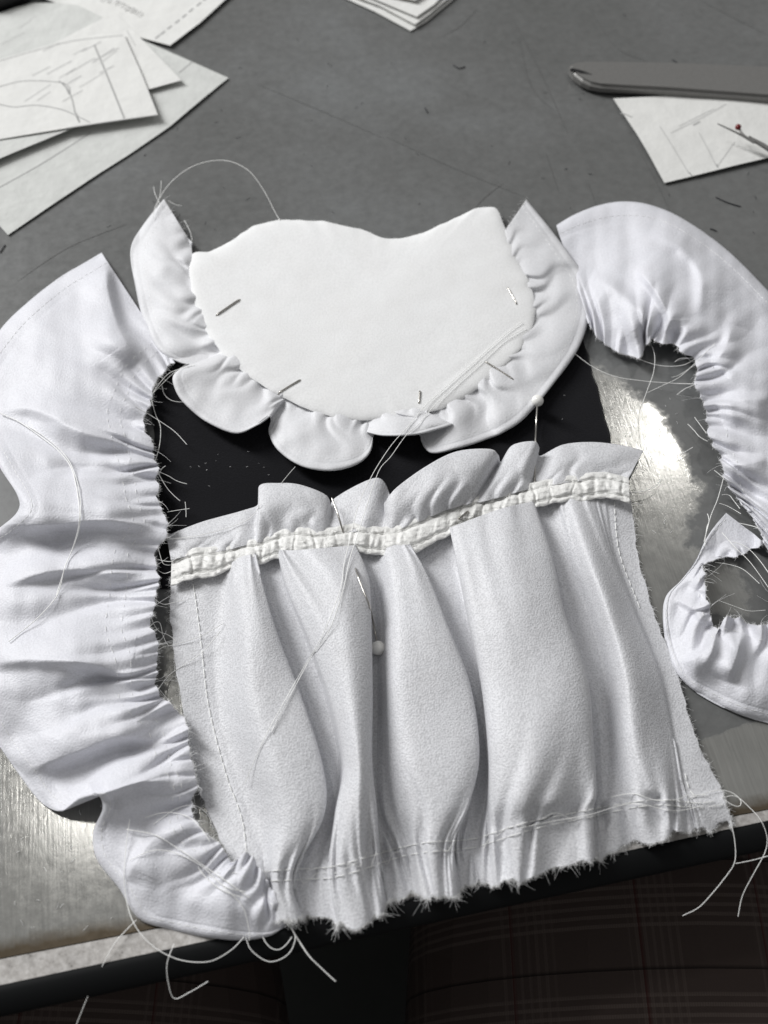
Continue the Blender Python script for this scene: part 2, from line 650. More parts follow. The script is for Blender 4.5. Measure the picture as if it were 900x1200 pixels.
# long faint scratches and dents in the paint
M_SCR = plain('scratched_paint', (0.105, 0.106, 0.104), 0.45)
Vs_, Fs_ = [], []
for pl in (((300, 98), (372, 128), (452, 163)), ((452, 160), (530, 196), (618, 232)), ((600, 20), (636, 90), (666, 158)), ((690, 8), (722, 55), (760, 72)), ((820, 0), (862, 22), (902, 42)), ((608, 40), (622, 100), (650, 130)),
           ((735, 150), (770, 215), (790, 260)), ((640, 180), (655, 225)), ((690, 215), (700, 245)), ((520, 300), (560, 240), (590, 215)), ((20, 330), (80, 290), (150, 262)), ((560, 10), (540, 30), (520, 42))):
    q_ = cr(np.array([tuple(P(x, y, .0001)) for x, y in pl]), 16)
    tg = np.gradient(q_, axis=0)
    nr = np.stack([-tg[:, 1], tg[:, 0], 0 * tg[:, 0]], -1)
    nr /= np.linalg.norm(nr, axis=1)[:, None]
    b0 = len(Vs_)
    for k in range(16):
        wd_ = .00022 * math.sin(math.pi * (k + .5) / 16) * random.uniform(.6, 1.3)
        Vs_ += [tuple(q_[k] - nr[k] * wd_), tuple(q_[k] + nr[k] * wd_)]
    Fs_ += [(b0 + 2 * k, b0 + 2 * k + 1, b0 + 2 * k + 3, b0 + 2 * k + 2) for k in range(15)]
mesh_obj('paint_scratches', Vs_, Fs_, M_SCR, table, 'stuff', False)
# legs of the table, far out of view but holding it up
for (x, y) in ((-0.55, 0.05), (Wd - 0.65, 0.05), (-0.55, Dp - 0.05), (Wd - 0.65, Dp - 0.05)):
    lg = local_box('leg', x - 0.02, x + 0.02, y - 0.02, y + 0.02, fz, -0.0221, M_RUBBER)
    in_edge_frame(lg, table)

# ------------------------------------------------------------------ sitter's lap
pc = (EA + EB) / 2
person = thing('person', (pc.x, pc.y - 0.4, fz), 'person in dark brown glen plaid trousers seated at the table, only the lap showing', 'person')
bm = bmesh.new()


def body(local):
    return Matrix.Rotation(rz * 0.3, 4, 'Z') @ Vector(local)


J = {}
pts = {'pel': (0, -0.28, -0.22, .13), 'hl': (-.10, -0.26, -0.19, .10), 'hr': (.085, -0.26, -0.19, .10),
       'tl': (-.125, -0.03, -0.150, .096), 'tr': (.097, -0.03, -0.145, .100),
       'kl': (-.15, .18, -0.15, .08), 'kr': (.12, .18, -0.145, .084), 'al': (-.15, .22, -0.60, .045), 'ar': (.13, .22, -0.60, .045)}
me = bpy.data.meshes.new('trousers')
names = list(pts)
ctr = Vector((0.0, -0.12, 0))
co = [tuple(ctr + body(pts[n][:3]) - Vector(person.location)) for n in names]
ed = [('pel', 'hl'), ('pel', 'hr'), ('hl', 'tl'), ('hr', 'tr'), ('tl', 'kl'), ('tr', 'kr'), ('kl', 'al'), ('kr', 'ar')]
me.from_pydata(co, [(names.index(a), names.index(b_)) for a, b_ in ed], [])
bm.from_mesh(me)
sk = bm.verts.layers.skin.verify()
bm.verts.ensure_lookup_table()
for i, n in enumerate(names):
    bm.verts[i][sk].radius = (pts[n][3], pts[n][3])
    bm.verts[i][sk].use_root = i == 0
bm.to_mesh(me)
bm.free()
tro = bpy.data.objects.new('trousers', me)
link(tro, person)
tro.modifiers.new('skin', 'SKIN')
ss = tro.modifiers.new('smooth', 'SUBSURF')
ss.levels = ss.render_levels = 3
me.materials.append(M_PLAID)


# ------------------------------------------------------------------ cloth strips with gathers
def strip_field(st, nu, nt, seed, gather=1.0, amp=1.6, wmin=4, wmax=9, sp=(8, 20), reach=(0.12, 0.45), edge=4.0, hem=0.5, und=0.5, bulge=0.0, side=1, outer_ripple=0.0):
    """st: rows (ox,oy,oh, ix,iy,ih, mid) heights in mm; returns px,py,h(mm),S"""
    st = np.array(st, float)
    st = cr(st, nu)
    O, I, Mi = st[:, 0:3], st[:, 3:6], st[:, 6]
    t = np.linspace(0, 1, nt)
    t = 0.5 * t + 0.5 * (1 - (1 - t) ** 1.5)          # denser near the gathered edge
    T = t[None, :]
    px = O[:, :1] * (1 - T) + I[:, :1] * T
    py = O[:, 1:2] * (1 - T) + I[:, 1:2] * T
    h = O[:, 2:] * (1 - T) + I[:, 2:] * T + Mi[:, None] * 4 * T * (1 - T)
    dI = np.hypot(*np.diff(I[:, :2], axis=0).T)
    dO = np.hypot(*np.diff(O[:, :2], axis=0).T)
    S = np.concatenate([[0], np.cumsum(np.maximum(dI, dO * 0.35))])
    D = 1 - T                                          # 0 at the gathered edge
    r = np.random.default_rng(seed)
    s = 3.0
    C = np.zeros_like(px)
    while s < S[-1]:
        a = r.uniform(0.35, 1.25)
        wd = r.uniform(wmin, wmax)
        rc = r.uniform(*reach)
        if r.random() < 0.22:
            rc, wd, a = min(0.95, rc * 2.2), wd * 1.8, a * 1.25
        c = r.uniform(-22, 22)
        x = (S[:, None] - s - c * D - 4 * np.sin(D * 9 + s)) / (wd * (1 + 3.0 * D))
        x = np.where(x > 0, x * 1.5, x * 0.8)              # one side of each crease is steeper
        C += a * np.exp(-np.abs(x) ** 1.7) * np.exp(-(D / rc) ** 1.5) * (1 - .35 * np.exp(-D * 14))
        s += r.uniform(*sp)
    C = 1.6 * np.tanh(C / 1.6)
    puff = np.exp(-(D / (reach[1] * .8)) ** 2)
    h = h + amp * (0.75 * puff - C)
    crease0 = C[:, -1]
    k = np.exp(-D * 9)
    dx, dy = (I - O)[:, 0], (I - O)[:, 1]
    ll = np.hypot(dx, dy) + 1e-6
    e = (noise1(S, 5, seed + 1) * 0.25 + noise1(S, 17, seed + 2) * .5 + .6 - 1.1 * crease0) * edge
    px = px + (dx / ll * e)[:, None] * k
    py = py + (dy / ll * e)[:, None] * k
    px = px + noise1(S, 5, seed + 3)[:, None] * k * edge * 0.25
    h = h + und * waves(px, py, 60, 160, seed=seed) + 0.15 * und * waves(px, py, 18, 45, seed=seed + 9)
    if hem:                                            # rolled hem at the outer edge
        h = h + hem * (0.5 * np.exp(-((T - 0.06) / 0.04) ** 2) - 1.0 * np.exp(-(T / 0.015) ** 2) - 0.18 * np.exp(-((T - 0.13) / 0.014) ** 2))
    h = np.maximum(h, 0.25 + 0.1 * np.sin(px * .3))
    return px, py, h, S


def folds(px, py, h, lst):
    """extra long folds: (points, height mm, half width px, lean): lean 1 = steep on the right of the direction of travel, -1 = on its left"""
    for pl, a, wd, lean in lst:
        A = cr(np.array(pl, float), 14)
        best = np.full(px.shape, 1e9)
        sd_ = np.zeros(px.shape)
        tt_ = np.zeros(px.shape)
        for k in range(len(A) - 1):
            ax, ay = A[k]
            bx_, by_ = A[k + 1]
            vx, vy = bx_ - ax, by_ - ay
            L2 = vx * vx + vy * vy + 1e-9
            t = np.clip(((px - ax) * vx + (py - ay) * vy) / L2, 0, 1)
            dx_, dy_ = px - ax - t * vx, py - ay - t * vy
            dd_ = np.hypot(dx_, dy_)
            sg = np.sign(vx * dy_ - vy * dx_)
            m = dd_ < best
            best = np.where(m, dd_, best)
            sd_ = np.where(m, sg, sd_)
            tt_ = np.where(m, (k + t) / (len(A) - 1), tt_)
        x = best * np.where(sd_ * lean > 0, 2.6, .75) / wd
        h = h + a * np.exp(-x ** 2) * (lambda z_: z_ * z_ * (3 - 2 * z_))(np.clip(np.minimum(tt_, 1 - tt_) * 3.2, 0, 1))
    return h


def fringe(T, edge_pts, out_dirs, count, lmin, lmax, rad, seed, droop=0.4, keep=None):
    r = np.random.default_rng(seed)
    n = len(edge_pts)
    for _ in range(count):
        i = r.integers(0, n)
        if keep is not None and not keep(i / n):
            continue
        p = edge_pts[i]
        d = out_dirs[i] + r.normal(0, 0.55, 3) * np.array([1, 1, 0.4])
        d /= np.linalg.norm(d)
        L = r.uniform(lmin, lmax)
        cv = r.normal(0, 0.65, 3) * np.array([1, 1, .4])
        q = []
        for k in range(5):
            f = k / 4
            z = p + d * L * f + cv * L * f * f + np.array([0, 0, -droop * L * f * f])
            z[2] = max(z[2], 0.0002)
            q.append(z)
        T.add(q, rad, 3, rad * 0.5)


def out_dir(W, side):
    """unit directions that leave the sheet over its last (side=-1) or first (0) column"""
    a = W[:, side] - W[:, side - 3 if side == -1 else 3]
    return a / (np.linalg.norm(a, axis=1)[:, None] + 1e-9)


def stitches(T, W_line, length, gap, rad, lift=0.0002):
    seg = np.linalg.norm(np.diff(W_line, axis=0), axis=1)
    s = np.concatenate([[0], np.cumsum(seg)])
    x = gap
    while x + length < s[-1]:
        q = []
        L = length * random.uniform(0.8, 1.15)
        for k in range(5):
            f = k / 4
            xs = x + L * f
            p = np.array([np.interp(xs, s, W_line[:, c]) for c in range(3)])
            p[2] += lift + rad * 1.6 * math.sin(f * math.pi) - rad * 1.2
            q.append(p)
        T.add(q, rad, 4)
        x += L + gap * random.uniform(0.7, 1.3)


# ---- black cloth under the work
bl = np.array([[(174, 392, 0), (300, 392, 0), (430, 392, 0), (560, 392, 0), (683, 394, 0)],
               [(178, 480, 0), (300, 480, 0), (430, 480, 0), (560, 480, 0), (704, 470, 0)],
               [(182, 560, 0), (300, 560, 0), (430, 560, 0), (560, 560, 0), (718, 530, 0)],
               [(188, 690, 0), (300, 680, 0), (430, 680, 0), (560, 660, 0), (730, 600, 0)]], float)
g = cr(np.transpose(cr(bl, 60), (1, 0, 2)), 100)
hh = 0.0007 + 0.0002 * waves(g[..., 0], g[..., 1], 60, 160, seed=3)
g[..., 0] += 1.0 * waves(g[..., 1], g[..., 1], 20, 60, seed=4)
Wk = PA(g[..., 0], g[..., 1], np.maximum(hh, 0.0004))
blk = thing('black_cloth', P(440, 500, 0), 'piece of plain black cloth lying flat between the bib and the skirt', 'cloth')
sheet('cloth_panel', Wk, M_BLACK, blk, 0.0003)
T = Tubes()
for k in range(16):
    cx, cy = random.choice([(242, 545), (250, 540), (236, 558), (258, 565), (232, 532), (300, 540), (650, 470)])
    a = P(cx + random.gauss(0, 13), cy + random.gauss(0, 11), 0.0012)
    d = Vector((random.uniform(-1, 1), random.uniform(-1, 1), 0.1)) * 0.0003
    T.add([a - d, a + d * .2, a + d], 0.00004, 3)
T.build('lint', M_FIBRE, blk, 'stuff')

# ---- apron skirt
X = np.array([
    [200, 224, 258, 285, 298, 300, 322, 327, 350, 412, 416, 438, 458, 478, 482, 524, 531, 585, 622, 628, 645, 666, 688, 705, 719, 738],
    [199, 230, 262, 284, 309, 306, 334, 339, 385, 430, 427, 444, 462, 498, 494, 536, 540, 596, 645, 641, 664, 688, 712, 718, 724, 746],
    [203, 237, 260, 290, 326, 322, 356, 362, 400, 434, 431, 446, 468, 522, 516, 548, 553, 606, 660, 655, 688, 712, 738, 743, 748, 763],
    [213, 245, 264, 300, 352, 347, 380, 387, 412, 436, 433, 446, 470, 548, 542, 563, 569, 625, 686, 680, 708, 734, 768, 773, 778, 792],
    [228, 265, 284, 322, 376, 371, 397, 404, 421, 436, 434, 446, 480, 558, 552, 571, 577, 630, 693, 688, 712, 745, 785, 790, 797, 816],
    [250, 285, 300, 335, 378, 374, 390, 395, 420, 441, 440, 452, 500, 548, 546, 568, 577, 620, 695, 692, 713, 760, 795, 800, 805, 842],
    [280, 292, 310, 325, 345, 346, 384, 387, 420, 443, 446, 468, 500, 530, 535, 560, 580, 622, 690, 694, 715, 765, 800, 810, 822, 850],
    [290, 300, 315, 335, 352, 356, 392, 398, 430, 452, 460, 478, 510, 535, 540, 560, 585, 625, 692, 700, 722, 770, 805, 820, 835, 859]], float)
bandL = [(196, 684), (207, 682), (247, 673), (290, 658), (330, 652), (380, 653), (413, 647), (447, 647), (479, 646), (524, 628), (562, 610), (619, 597), (672, 582), (717, 582), (740, 586)]
bx, by = np.array(bandL, float).T
botx = [280, 300, 320, 345, 370, 410, 440, 470, 505, 540, 580, 620, 640, 670, 700, 730, 760, 810, 859]
boty = [1055, 1060, 1070, 1072, 1082, 1076, 1068, 1052, 1050, 1047, 1038, 1030, 1006, 1004, 1007, 996, 987, 978, 968]
sty = ([280, 318, 391, 450, 487, 553, 616, 712, 764, 828, 860], [1032, 1026, 1022, 1004, 993, 989, 968, 948, 940, 944, 938])
lin = lambda a, b_, x: a + (b_ - a) * (x - 200) / 550
Y = np.array([np.interp(X[0], bx, by) - 8, lin(705, 640, X[1]), lin(760, 710, X[2]), lin(830, 790, X[3]), lin(910, 870, X[4]),
              lin(970, 925, X[5]), np.interp(X[6], *sty), np.interp(X[7], botx, boty)])
H0 = np.array([.6, .8, 2.0, 12, 10, .8, .8, 11.0, 17, 12, .8, 1.6, 12.0, 11.0, .8, .8, 13.0, 18, 13.5, .8, 1.2, 11, 4.4, 1.8, 1.0, .5])
scl = np.array([.34, .78, 1, 1, .98, .86, .55, .45])[:, None]
base = np.array([2.2, .8, .1, 0, 0, .2, .6, .5])[:, None]
H0[[5, 6, 10, 14, 15, 19, 20]] = .5
Hc = H0[None, :] * scl + base
Hc[:, 0] = .5
Hc[:, 1] = np.minimum(Hc[:, 1], 1.6)
Hc[:, -1] = .5
lat = np.stack([X, Y, Hc], -1)
NR, NC = 420, 620
G = cr(lat, NR)
G = np.transpose(cr(np.transpose(G, (1, 0, 2)), NC), (1, 0, 2))
vv = np.linspace(0, 1, NR)[:, None]
uu = np.linspace(0, 1, NC)[None, :]
gx, gy, gh = G[..., 0].copy(), G[..., 1].copy(), G[..., 2].copy()
r = np.random.default_rng(23)
# small pleats that start under the tape and at the lower gathering rows
F1 = np.zeros_like(gh)
for k in range(46):
    u0 = r.uniform(0.04, 0.93)
    wd = r.uniform(0.004, 0.010)
    rc = r.uniform(0.06, 0.26)
    c = r.uniform(-.05, .05)
    F1 += r.uniform(.5, 1.5) * np.exp(-((uu - u0 - c * vv) / (wd * (1 + 3 * vv))) ** 2) * np.exp(-(vv / rc) ** 1.5)
F1 -= F1.mean(axis=1, keepdims=True)
F2 = np.zeros_like(gh)
for k in range(84):
    u0 = r.uniform(0.06, 0.97)
    wd = r.uniform(0.0025, 0.008)
    rc = r.uniform(0.03, 0.22)
    c = r.uniform(-.08, .08)
    dv = np.abs(vv - 0.857)
    x = (uu - u0 - c * (vv - .857)) / (wd * (1 + 4 * dv))
    x = np.where(x > 0, x * 1.5, x * .8)
    F2 -= r.uniform(.5, 2.8) * np.exp(-np.abs(x) ** 1.8) * np.exp(-(dv / rc) ** 1.4)
F2 -= F2.mean(axis=1, keepdims=True)
gh = np.maximum(gh, .5) + 1.4 * np.tanh(F1) * np.clip(gh / 5, .25, 1) + 2.9 * np.tanh(F2 / 2.2) + .8 * np.exp(-((vv - .88) / .1) ** 2)
gh += 0.55 * waves(gx, gy * .6, 50, 130, seed=5) * np.clip(vv * 3, 0, 1) + 0.03 * waves(gx, gy, 14, 40, seed=6)
edge_r = 1.15 * (noise1(uu * 600, 4, 5) * .5 + noise1(uu * 600, 14, 6) + noise1(uu * 600, 45, 8) * 1.0) * 4.5
gy += (4.0 * np.tanh(F2[-1:, :] * .6) + 1.1 * (gh[-1:, :] - gh[-1:, :].mean())) * np.clip((vv - .86) / .14, 0, 1)
gy += edge_r * np.clip((vv - .93) / .07, 0, 1) ** 2
gx += noise1(vv * 400, 7, 9) * 1.2 * (np.exp(-uu * 60) + np.exp(-(1 - uu) * 60))
gh = np.maximum(gh, 0.35)
WS = PA(gx, gy, gh / 1000 + 0.0008)
skirt = thing('apron_skirt', P(500, 800, 0), 'gathered white crepe doll apron skirt with deep folds, gathered on an ivory tape', 'apron skirt')
sheet('skirt_panel', WS, M_SKIRT, skirt, 0.0004)
# frayed lower edge and side edges
T = Tubes()
d = WS[-1] - WS[-5]
d /= np.linalg.norm(d, axis=1)[:, None]
cl = lambda i: True
fringe(T, WS[-1], d, 5200, 0.0002, 0.0008, 0.00004, 31, .2)
clump = [0.2, .27, .36, .40, .46, .52, .57, .60, .66, .70, .76, .80, .13]
for c in clump:
    seg = slice(int(max(0, c - .012) * NC), int((c + .012) * NC))
    fringe(T, WS[-1][seg], d[seg], 34, 0.0006, 0.0024, 0.00004, int(c * 999), 0.2)
dl = WS[:, 0] - WS[:, 4]
dl /= np.linalg.norm(dl, axis=1)[:, None]
fringe(T, WS[:, 0], dl, 260, 0.0004, 0.0012, 0.00005, 32)
dl = WS[:, -1] - WS[:, -5]
dl /= np.linalg.norm(dl, axis=1)[:, None]
fringe(T, WS[:, -1], dl, 500, 0.0003, 0.001, 0.00005, 33)
T.build('frayed_edge', M_FIBRE, skirt, 'stuff')
# seams
T = Tubes()
jl = int(NC * 1 / 25)
stitches(T, WS[6:int(NR * .80), jl], 0.0024, 0.0008, 0.00016, 0.0004)
jr = int(NC * 24 / 25)
stitches(T, WS[4:int(NR * .30), jr], 0.0022, 0.0008, 0.00015, 0.0004)
stitches(T, WS[int(NR * .66):int(NR * .84), jr], 0.0022, 0.0008, 0.00015, 0.0004)
T.build('side_seam_stitching', M_THREAD, skirt, 'stuff')
T = Tubes()
ib = int(NR * 0.857)
stitches(T, WS[ib - 5, 30:], 0.0035, 0.0009, 0.00015, 0.0005)
stitches(T, WS[ib + 7, 60:], 0.0045, 0.0015, 0.00014, 0.0005)
for k in range(16):
    j = random.randint(40, NC - 40)
    a = [Vector(WS[min(NR - 1, ib + random.randint(-12, 12)), min(NC - 1, j + q * 9)]) + Vector((0, 0, 0.0006)) for q in range(4)]
    T.add(thread_pts(a), 0.00008, 4)
T.build('gathering_stitches', M_THREAD, skirt, 'stuff')

# ---- ruffle above the tape
top_st = [(195, 628, 2, 200, 655, 3, 0), (235, 612, 2, 230, 650, 3, 1), (285, 598, 2, 270, 643, 3, 1), (303, 590, 1.5, 297, 636, 3, 0),
          (304, 569, 6, 304, 635, 3.5, 2), (326, 566, 7, 328, 630, 4, 2), (352, 568, 7, 355, 627, 4, 2), (383, 581, 5, 377, 625, 4, 1), (389, 600, 2, 385, 624, 3, 0),
          (392, 584, 2, 400, 624, 3, 0), (440, 560, 5, 425, 623, 4, 1), (456, 577, 2.5, 445, 623, 3, 0), (450, 590, 5, 453, 623, 4, 0),
          (464, 572, 9, 463, 622, 5, 1), (500, 546, 10, 484, 614, 5, 2), (535, 529, 10, 510, 603, 5, 3), (573, 526, 9, 535, 594, 5, 3), (584, 533, 7, 550, 590, 5, 1),
          (587, 541, 2.5, 556, 589, 3.5, 0), (600, 522, 7, 570, 587, 4.5, 1), (625, 517, 8, 598, 579, 4.5, 2), (632, 524, 5, 618, 573, 4, 1), (633, 534, 1.5, 626, 571, 3, 0),
          (660, 521, 3, 650, 568, 4, 1), (695, 518, 3, 680, 563, 4, 1), (730, 522, 3, 705, 561, 4, 1), (754, 528, 2, 736, 562, 3, 0)]
px, py, h, S = strip_field(top_st, 520, 60, 44, amp=1.6, wmin=2.5, wmax=6, sp=(12, 28), reach=(.3, .9), edge=1.0, hem=0.0, und=0.5)
WT = PA(px, py, h / 1000 + 0.001)
sheet('upper_ruffle', WT, M_SKIRT, skirt, 0.0004)

# ---- ivory tape (two ruched rows)
Uu = [(198, 655), (230, 643), (277, 638), (313, 630), (340, 618), (380, 620), (413, 615), (447, 617), (468, 616), (498, 601), (528, 588), (573, 582), (611, 569), (657, 560), (717, 554), (736, 562)]
ux, uy = np.array(Uu, float).T
n = 620
xs = np.linspace(201, 737, n)
yu = np.interp(xs, ux, uy)
yl = np.interp(xs, bx, by)
ker = np.hanning(31); ker /= ker.sum()
sm = lambda a: np.convolve(np.pad(a, 15, 'edge'), ker, 'valid')
yu, yl = sm(yu), sm(yl)
yu -= 1.5
yl += 3.5
yu += noise1(xs, 8, 51) * .9 + noise1(xs, 16, 53) * 1.5
yl += noise1(xs, 8, 52) * 1.0 + noise1(xs, 18, 54) * 3
nt_ = 44
tq = np.linspace(0, 1, nt_)[None, :]
px = xs[:, None] + (noise1(xs, 20, 55) * 3)[:, None] * tq
py = yu[:, None] * (1 - tq) + yl[:, None] * tq
s1 = xs[:, None] + 4 * tq
puck = np.abs(noise1(s1, 13, 56)) * 0.9 + noise1(s1 + 3 * waves(s1, tq * 30, 20, 40, seed=2), 6, 57) * .22
hcore = 5.2 + 0.6 * noise1(xs, 40, 58)[:, None] + 0 * tq
groove = np.exp(-((tq - .26) / .05) ** 2) + np.exp(-((tq - .78) / .05) ** 2)
ht = hcore + puck * np.sin(np.pi * tq) ** .5 * (1 - .7 * groove) + .5 * np.sin(np.pi * np.clip((tq - .26) / .52, 0, 1)) - .25 * groove - .5 * (np.exp(-tq * 22) + np.exp(-(1 - tq) * 22))
ht += .12 * waves(px, py * 2, 8, 22, seed=12)
rt = np.random.default_rng(91)
xx = 205.0
while xx < 735:
    a_, w_, tl_ = rt.uniform(.1, .65), rt.uniform(1.4, 3.2), rt.uniform(-6, 6)
    x_ = (px - xx - tl_ * (tq - .5) - 1.5 * np.sin(tq * 7 + xx)) / w_
    ht -= a_ * np.exp(-x_ * x_) * np.clip(1.2 * np.sin(np.pi * np.clip(tq * rt.uniform(.8, 1.3), 0, 1)), 0, 1)
    xx += rt.uniform(5, 22)
ht *= np.clip(0.6 + 0.02 * (xs[:, None] - 200), 0, 1)
WB = PA(px, py, ht / 1000 + 0.0006)
sheet('waist_tape', WB, M_TAPE, skirt, 0.0006)
T = Tubes()
stitches(T, WB[4:-4, int(nt_ * .26)], 0.0024, 0.0007, 0.0001, 0.0003)
stitches(T, WB[4:-4, int(nt_ * .78)], 0.0024, 0.0007, 0.0001, 0.0003)
for k in range(60):
    i = random.randint(5, n - 20)
    j = random.randint(3, nt_ - 4)
    a = [Vector(WB[min(n - 1, i + q * 3), int(np.clip(j + random.randint(-3, 3), 0, nt_ - 1))]) + Vector((0, 0, 0.0004)) for q in range(4)]
    T.add(thread_pts(a), 0.00007, 4)
T.build('tape_stitching', M_THREAD, skirt, 'stuff')

# ---- left ruffle strip
Ls = [(119, 296, 2, 203, 424, 1, 2), (97, 309, 2, 192, 436, 2, 4), (70, 325, 2, 184, 445, 3, 6), (35, 352, 2, 176, 458, 3, 8), (2, 384, 2, 174, 474, 3, 9), (-28, 430, 2, 170, 500, 3, 8),
      (-30, 490, 3, 180, 530, 3, 7), (-2, 545, 8, 183, 558, 3, 6), (20, 580, 12, 185, 588, 3, 5), (20, 600, 10, 194, 610, 3, 4), (-5, 622, 6, 192, 628, 2.5, 2), (-35, 645, 1.5, 182, 650, 2, 1),
      (-60, 700, 2, 183, 690, 3, 5), (-60, 770, 2, 177, 730, 3, 7), (-35, 820, 2, 186, 768, 3, 8), (-5, 868, 2, 184, 812, 3, 7), (22, 907, 1.5, 215, 838, 3, 5), (48, 940, 1.5, 219, 862, 3, 4),
      (70, 950, 5, 222, 885, 3, 4), (92, 936, 11, 226, 900, 3, 4), (114, 932, 12, 229, 918, 3, 4), (120, 948, 9, 226, 938, 3, 3), (109, 976, 3, 224, 956, 3, 3),
      (114, 1008, 1.5, 240, 980, 3, 5), (140, 1042, 1.5, 256, 986, 4, 6), (163, 1077, 1.5, 268, 1012, 2, 5), (200, 1089, 1.5, 276, 1010, 5, 5),
      (240, 1098, 1.5, 288, 1003, 6, 4), (284, 1102, 1.5, 308, 1024, 4, 3), (318, 1096, 1.5, 326, 1060, 3, 1), (334, 1084, 1, 334, 1078, 1, 0)]
Ls = [(a, b_, c, d_, e_, f_ + 1, m_ * .5) for a, b_, c, d_, e_, f_, m_ in Ls]
px, py, h, S = strip_field(Ls, 1400, 170, 71, amp=3.8, wmin=2.0, wmax=5, sp=(6, 20), reach=(.1, .55), edge=4, hem=.6, und=1.0)
h = folds(px, py, h, [(((-10, 612), (60, 614), (120, 608), (190, 614)), 6, 22, 1), (((-30, 778), (40, 772), (100, 775), (150, 790), (185, 792)), 6, 24, 1),
                        (((122, 300), (125, 340), (140, 390), (165, 425)), 5, 22, -1), (((-20, 480), (40, 478), (100, 505), (150, 520)), 3, 26, 1), (((20, 905), (90, 880), (140, 862), (190, 868)), 5, 22, 1),
                        (((-10, 690), (60, 668), (130, 668), (170, 672)), 3.5, 18, 1), (((112, 935), (130, 925), (160, 915), (205, 915)), 5, 16, 1), (((150, 1035), (160, 1010), (190, 975), (230, 962)), 3, 18, -1), (((60, 560), (110, 545), (150, 552)), -2, 20, 1)])
h = np.maximum(h, .3)
WL = PA(px, py, h / 1000 + 0.0006)
lst = thing('ruffle_strip', P(100, 700, 0), 'long white ruffle strip gathered along its right edge, lying left of the skirt', 'ruffle strip', 'gathered white ruffle strips')
sheet('strip_panel', WL, M_STRIP, lst, 0.0004)
T = Tubes()
od = out_dir(WL, -1)
fringe(T, WL[:, -1], od, 1800, 0.0002, 0.0009, 0.00004, 61)
for c in np.linspace(.05, .97, 26):
    seg = slice(int(max(0, c - .006) * 1400), int((c + .006) * 1400))
    fringe(T, WL[seg, -1], od[seg], 3, 0.0015, 0.005, 0.00006, int(c * 9999), 0.15)
T.build('frayed_edge', M_FIBRE, lst, 'stuff')
T = Tubes()
stitches(T, WL[:, int(150 * .80)], 0.0018, 0.003, 0.00008, 0.0003)
stitches(T, WL[:, int(150 * .90)], 0.0018, 0.003, 0.00008, 0.0003)
stitches(T, WL[:, 12], 0.0018, 0.0007, 0.00007, 0.0001)
T.build('gathering_stitches', M_THREAD, lst, 'stuff')

# ---- right ruffle strip
Rs = [(652, 264, 3, 690, 378, 2, 1), (672, 252, 3, 703, 398, 2, 5), (700, 241, 3, 722, 411, 2, 8), (730, 236, 3, 746, 417, 3, 9), (762, 240, 3, 758, 402, 3, 10), (800, 256, 3, 764, 396, 4, 10), (850, 291, 3, 778, 402, 4, 9),
      (895, 335, 3, 800, 410, 4, 9), (930, 375, 3, 818, 430, 4, 8), (955, 430, 3, 816, 452, 4, 8), (970, 490, 3, 829, 476, 4, 8), (978, 540, 3, 830, 505, 4, 8),
      (982, 590, 3, 842, 532, 4, 8), (985, 640, 3, 849, 560, 4, 7), (990, 690, 3, 866, 585, 4, 7), (1000, 740, 2, 884, 610, 4, 6), (1000, 800, 2, 902, 650, 4, 6), (970, 850, 2, 905, 690, 4, 6),
      (930, 856, 2, 905, 728, 4, 6), (900, 847, 2, 893, 735, 5, 6), (868, 838, 2, 874, 728, 5, 6), (830, 820, 2, 852, 724, 5, 6), (802, 800, 2, 840, 738, 4, 5), (786, 774, 2, 832, 718, 4, 4),
      (777, 732, 2, 826, 694, 4, 3), (780, 700, 2, 826, 680, 4, 2), (798, 680, 2, 823, 669, 3, 1), (814, 660, 1.5, 824, 662, 2, 0), (826, 634, 1.5, 846, 653, 1.5, 0), (838, 616, 1.2, 872, 647, 1.2, 0), (851, 601, 1, 896, 636, 1, 0)]
Rs = [(a, b_, c, d_, e_, f_ + (1 if k_ < 27 else 0), m_ * .5) for k_, (a, b_, c, d_, e_, f_, m_) in enumerate(Rs)]
px, py, h, S = strip_field(Rs, 1400, 150, 83, amp=4.3, wmin=2.0, wmax=5, sp=(6, 19), reach=(.1, .55), edge=4, hem=.6, und=.9)
h = folds(px, py, h, [(((690, 325), (720, 340), (750, 368), (768, 392)), 4, 24, -1), (((745, 310), (765, 335), (782, 365), (782, 392)), 4, 16, 1), (((760, 270), (800, 290), (824, 325), (820, 375)), 3, 24, 1),
                        (((860, 380), (850, 410), (835, 430)), 3, 18, 1), (((905, 470), (870, 470), (840, 480)), 3.5, 18, 1), (((790, 700), (815, 715), (828, 735)), 2.5, 12, 1), (((850, 800), (862, 770), (868, 740)), 4, 16, 1), (((800, 780), (825, 765), (842, 745)), 4, 14, -1), (((900, 540), (870, 545), (845, 550)), 3, 16, 1)])
h = np.maximum(h, .3)
WR = PA(px, py, h / 1000 + 0.0006)
rst = thing('ruffle_strip', P(860, 500, 0), 'white ruffle strip curling round at the right, its thin end folded back below', 'ruffle strip', 'gathered white ruffle strips')
sheet('strip_panel', WR, M_STRIP, rst, 0.0004)
T = Tubes()
od = out_dir(WR, -1)
fringe(T, WR[:, -1], od, 1300, 0.0002, 0.0008, 0.00004, 62)
for c in np.linspace(.22, .90, 22):
    seg = slice(int(max(0, c - .006) * 1400), int((c + .006) * 1400))
    fringe(T, WR[seg, -1], od[seg], 3, 0.0015, 0.005, 0.00006, int(c * 9999), 0.1)
T.build('frayed_edge', M_FIBRE, rst, 'stuff')
T = Tubes()
stitches(T, WR[:, 11], 0.0018, 0.0007, 0.00007, 0.0001)
stitches(T, WR[250:1230, int(140 * .85)], 0.0018, 0.003, 0.00008, 0.0003)
T.build('gathering_stitches', M_THREAD, rst, 'stuff')

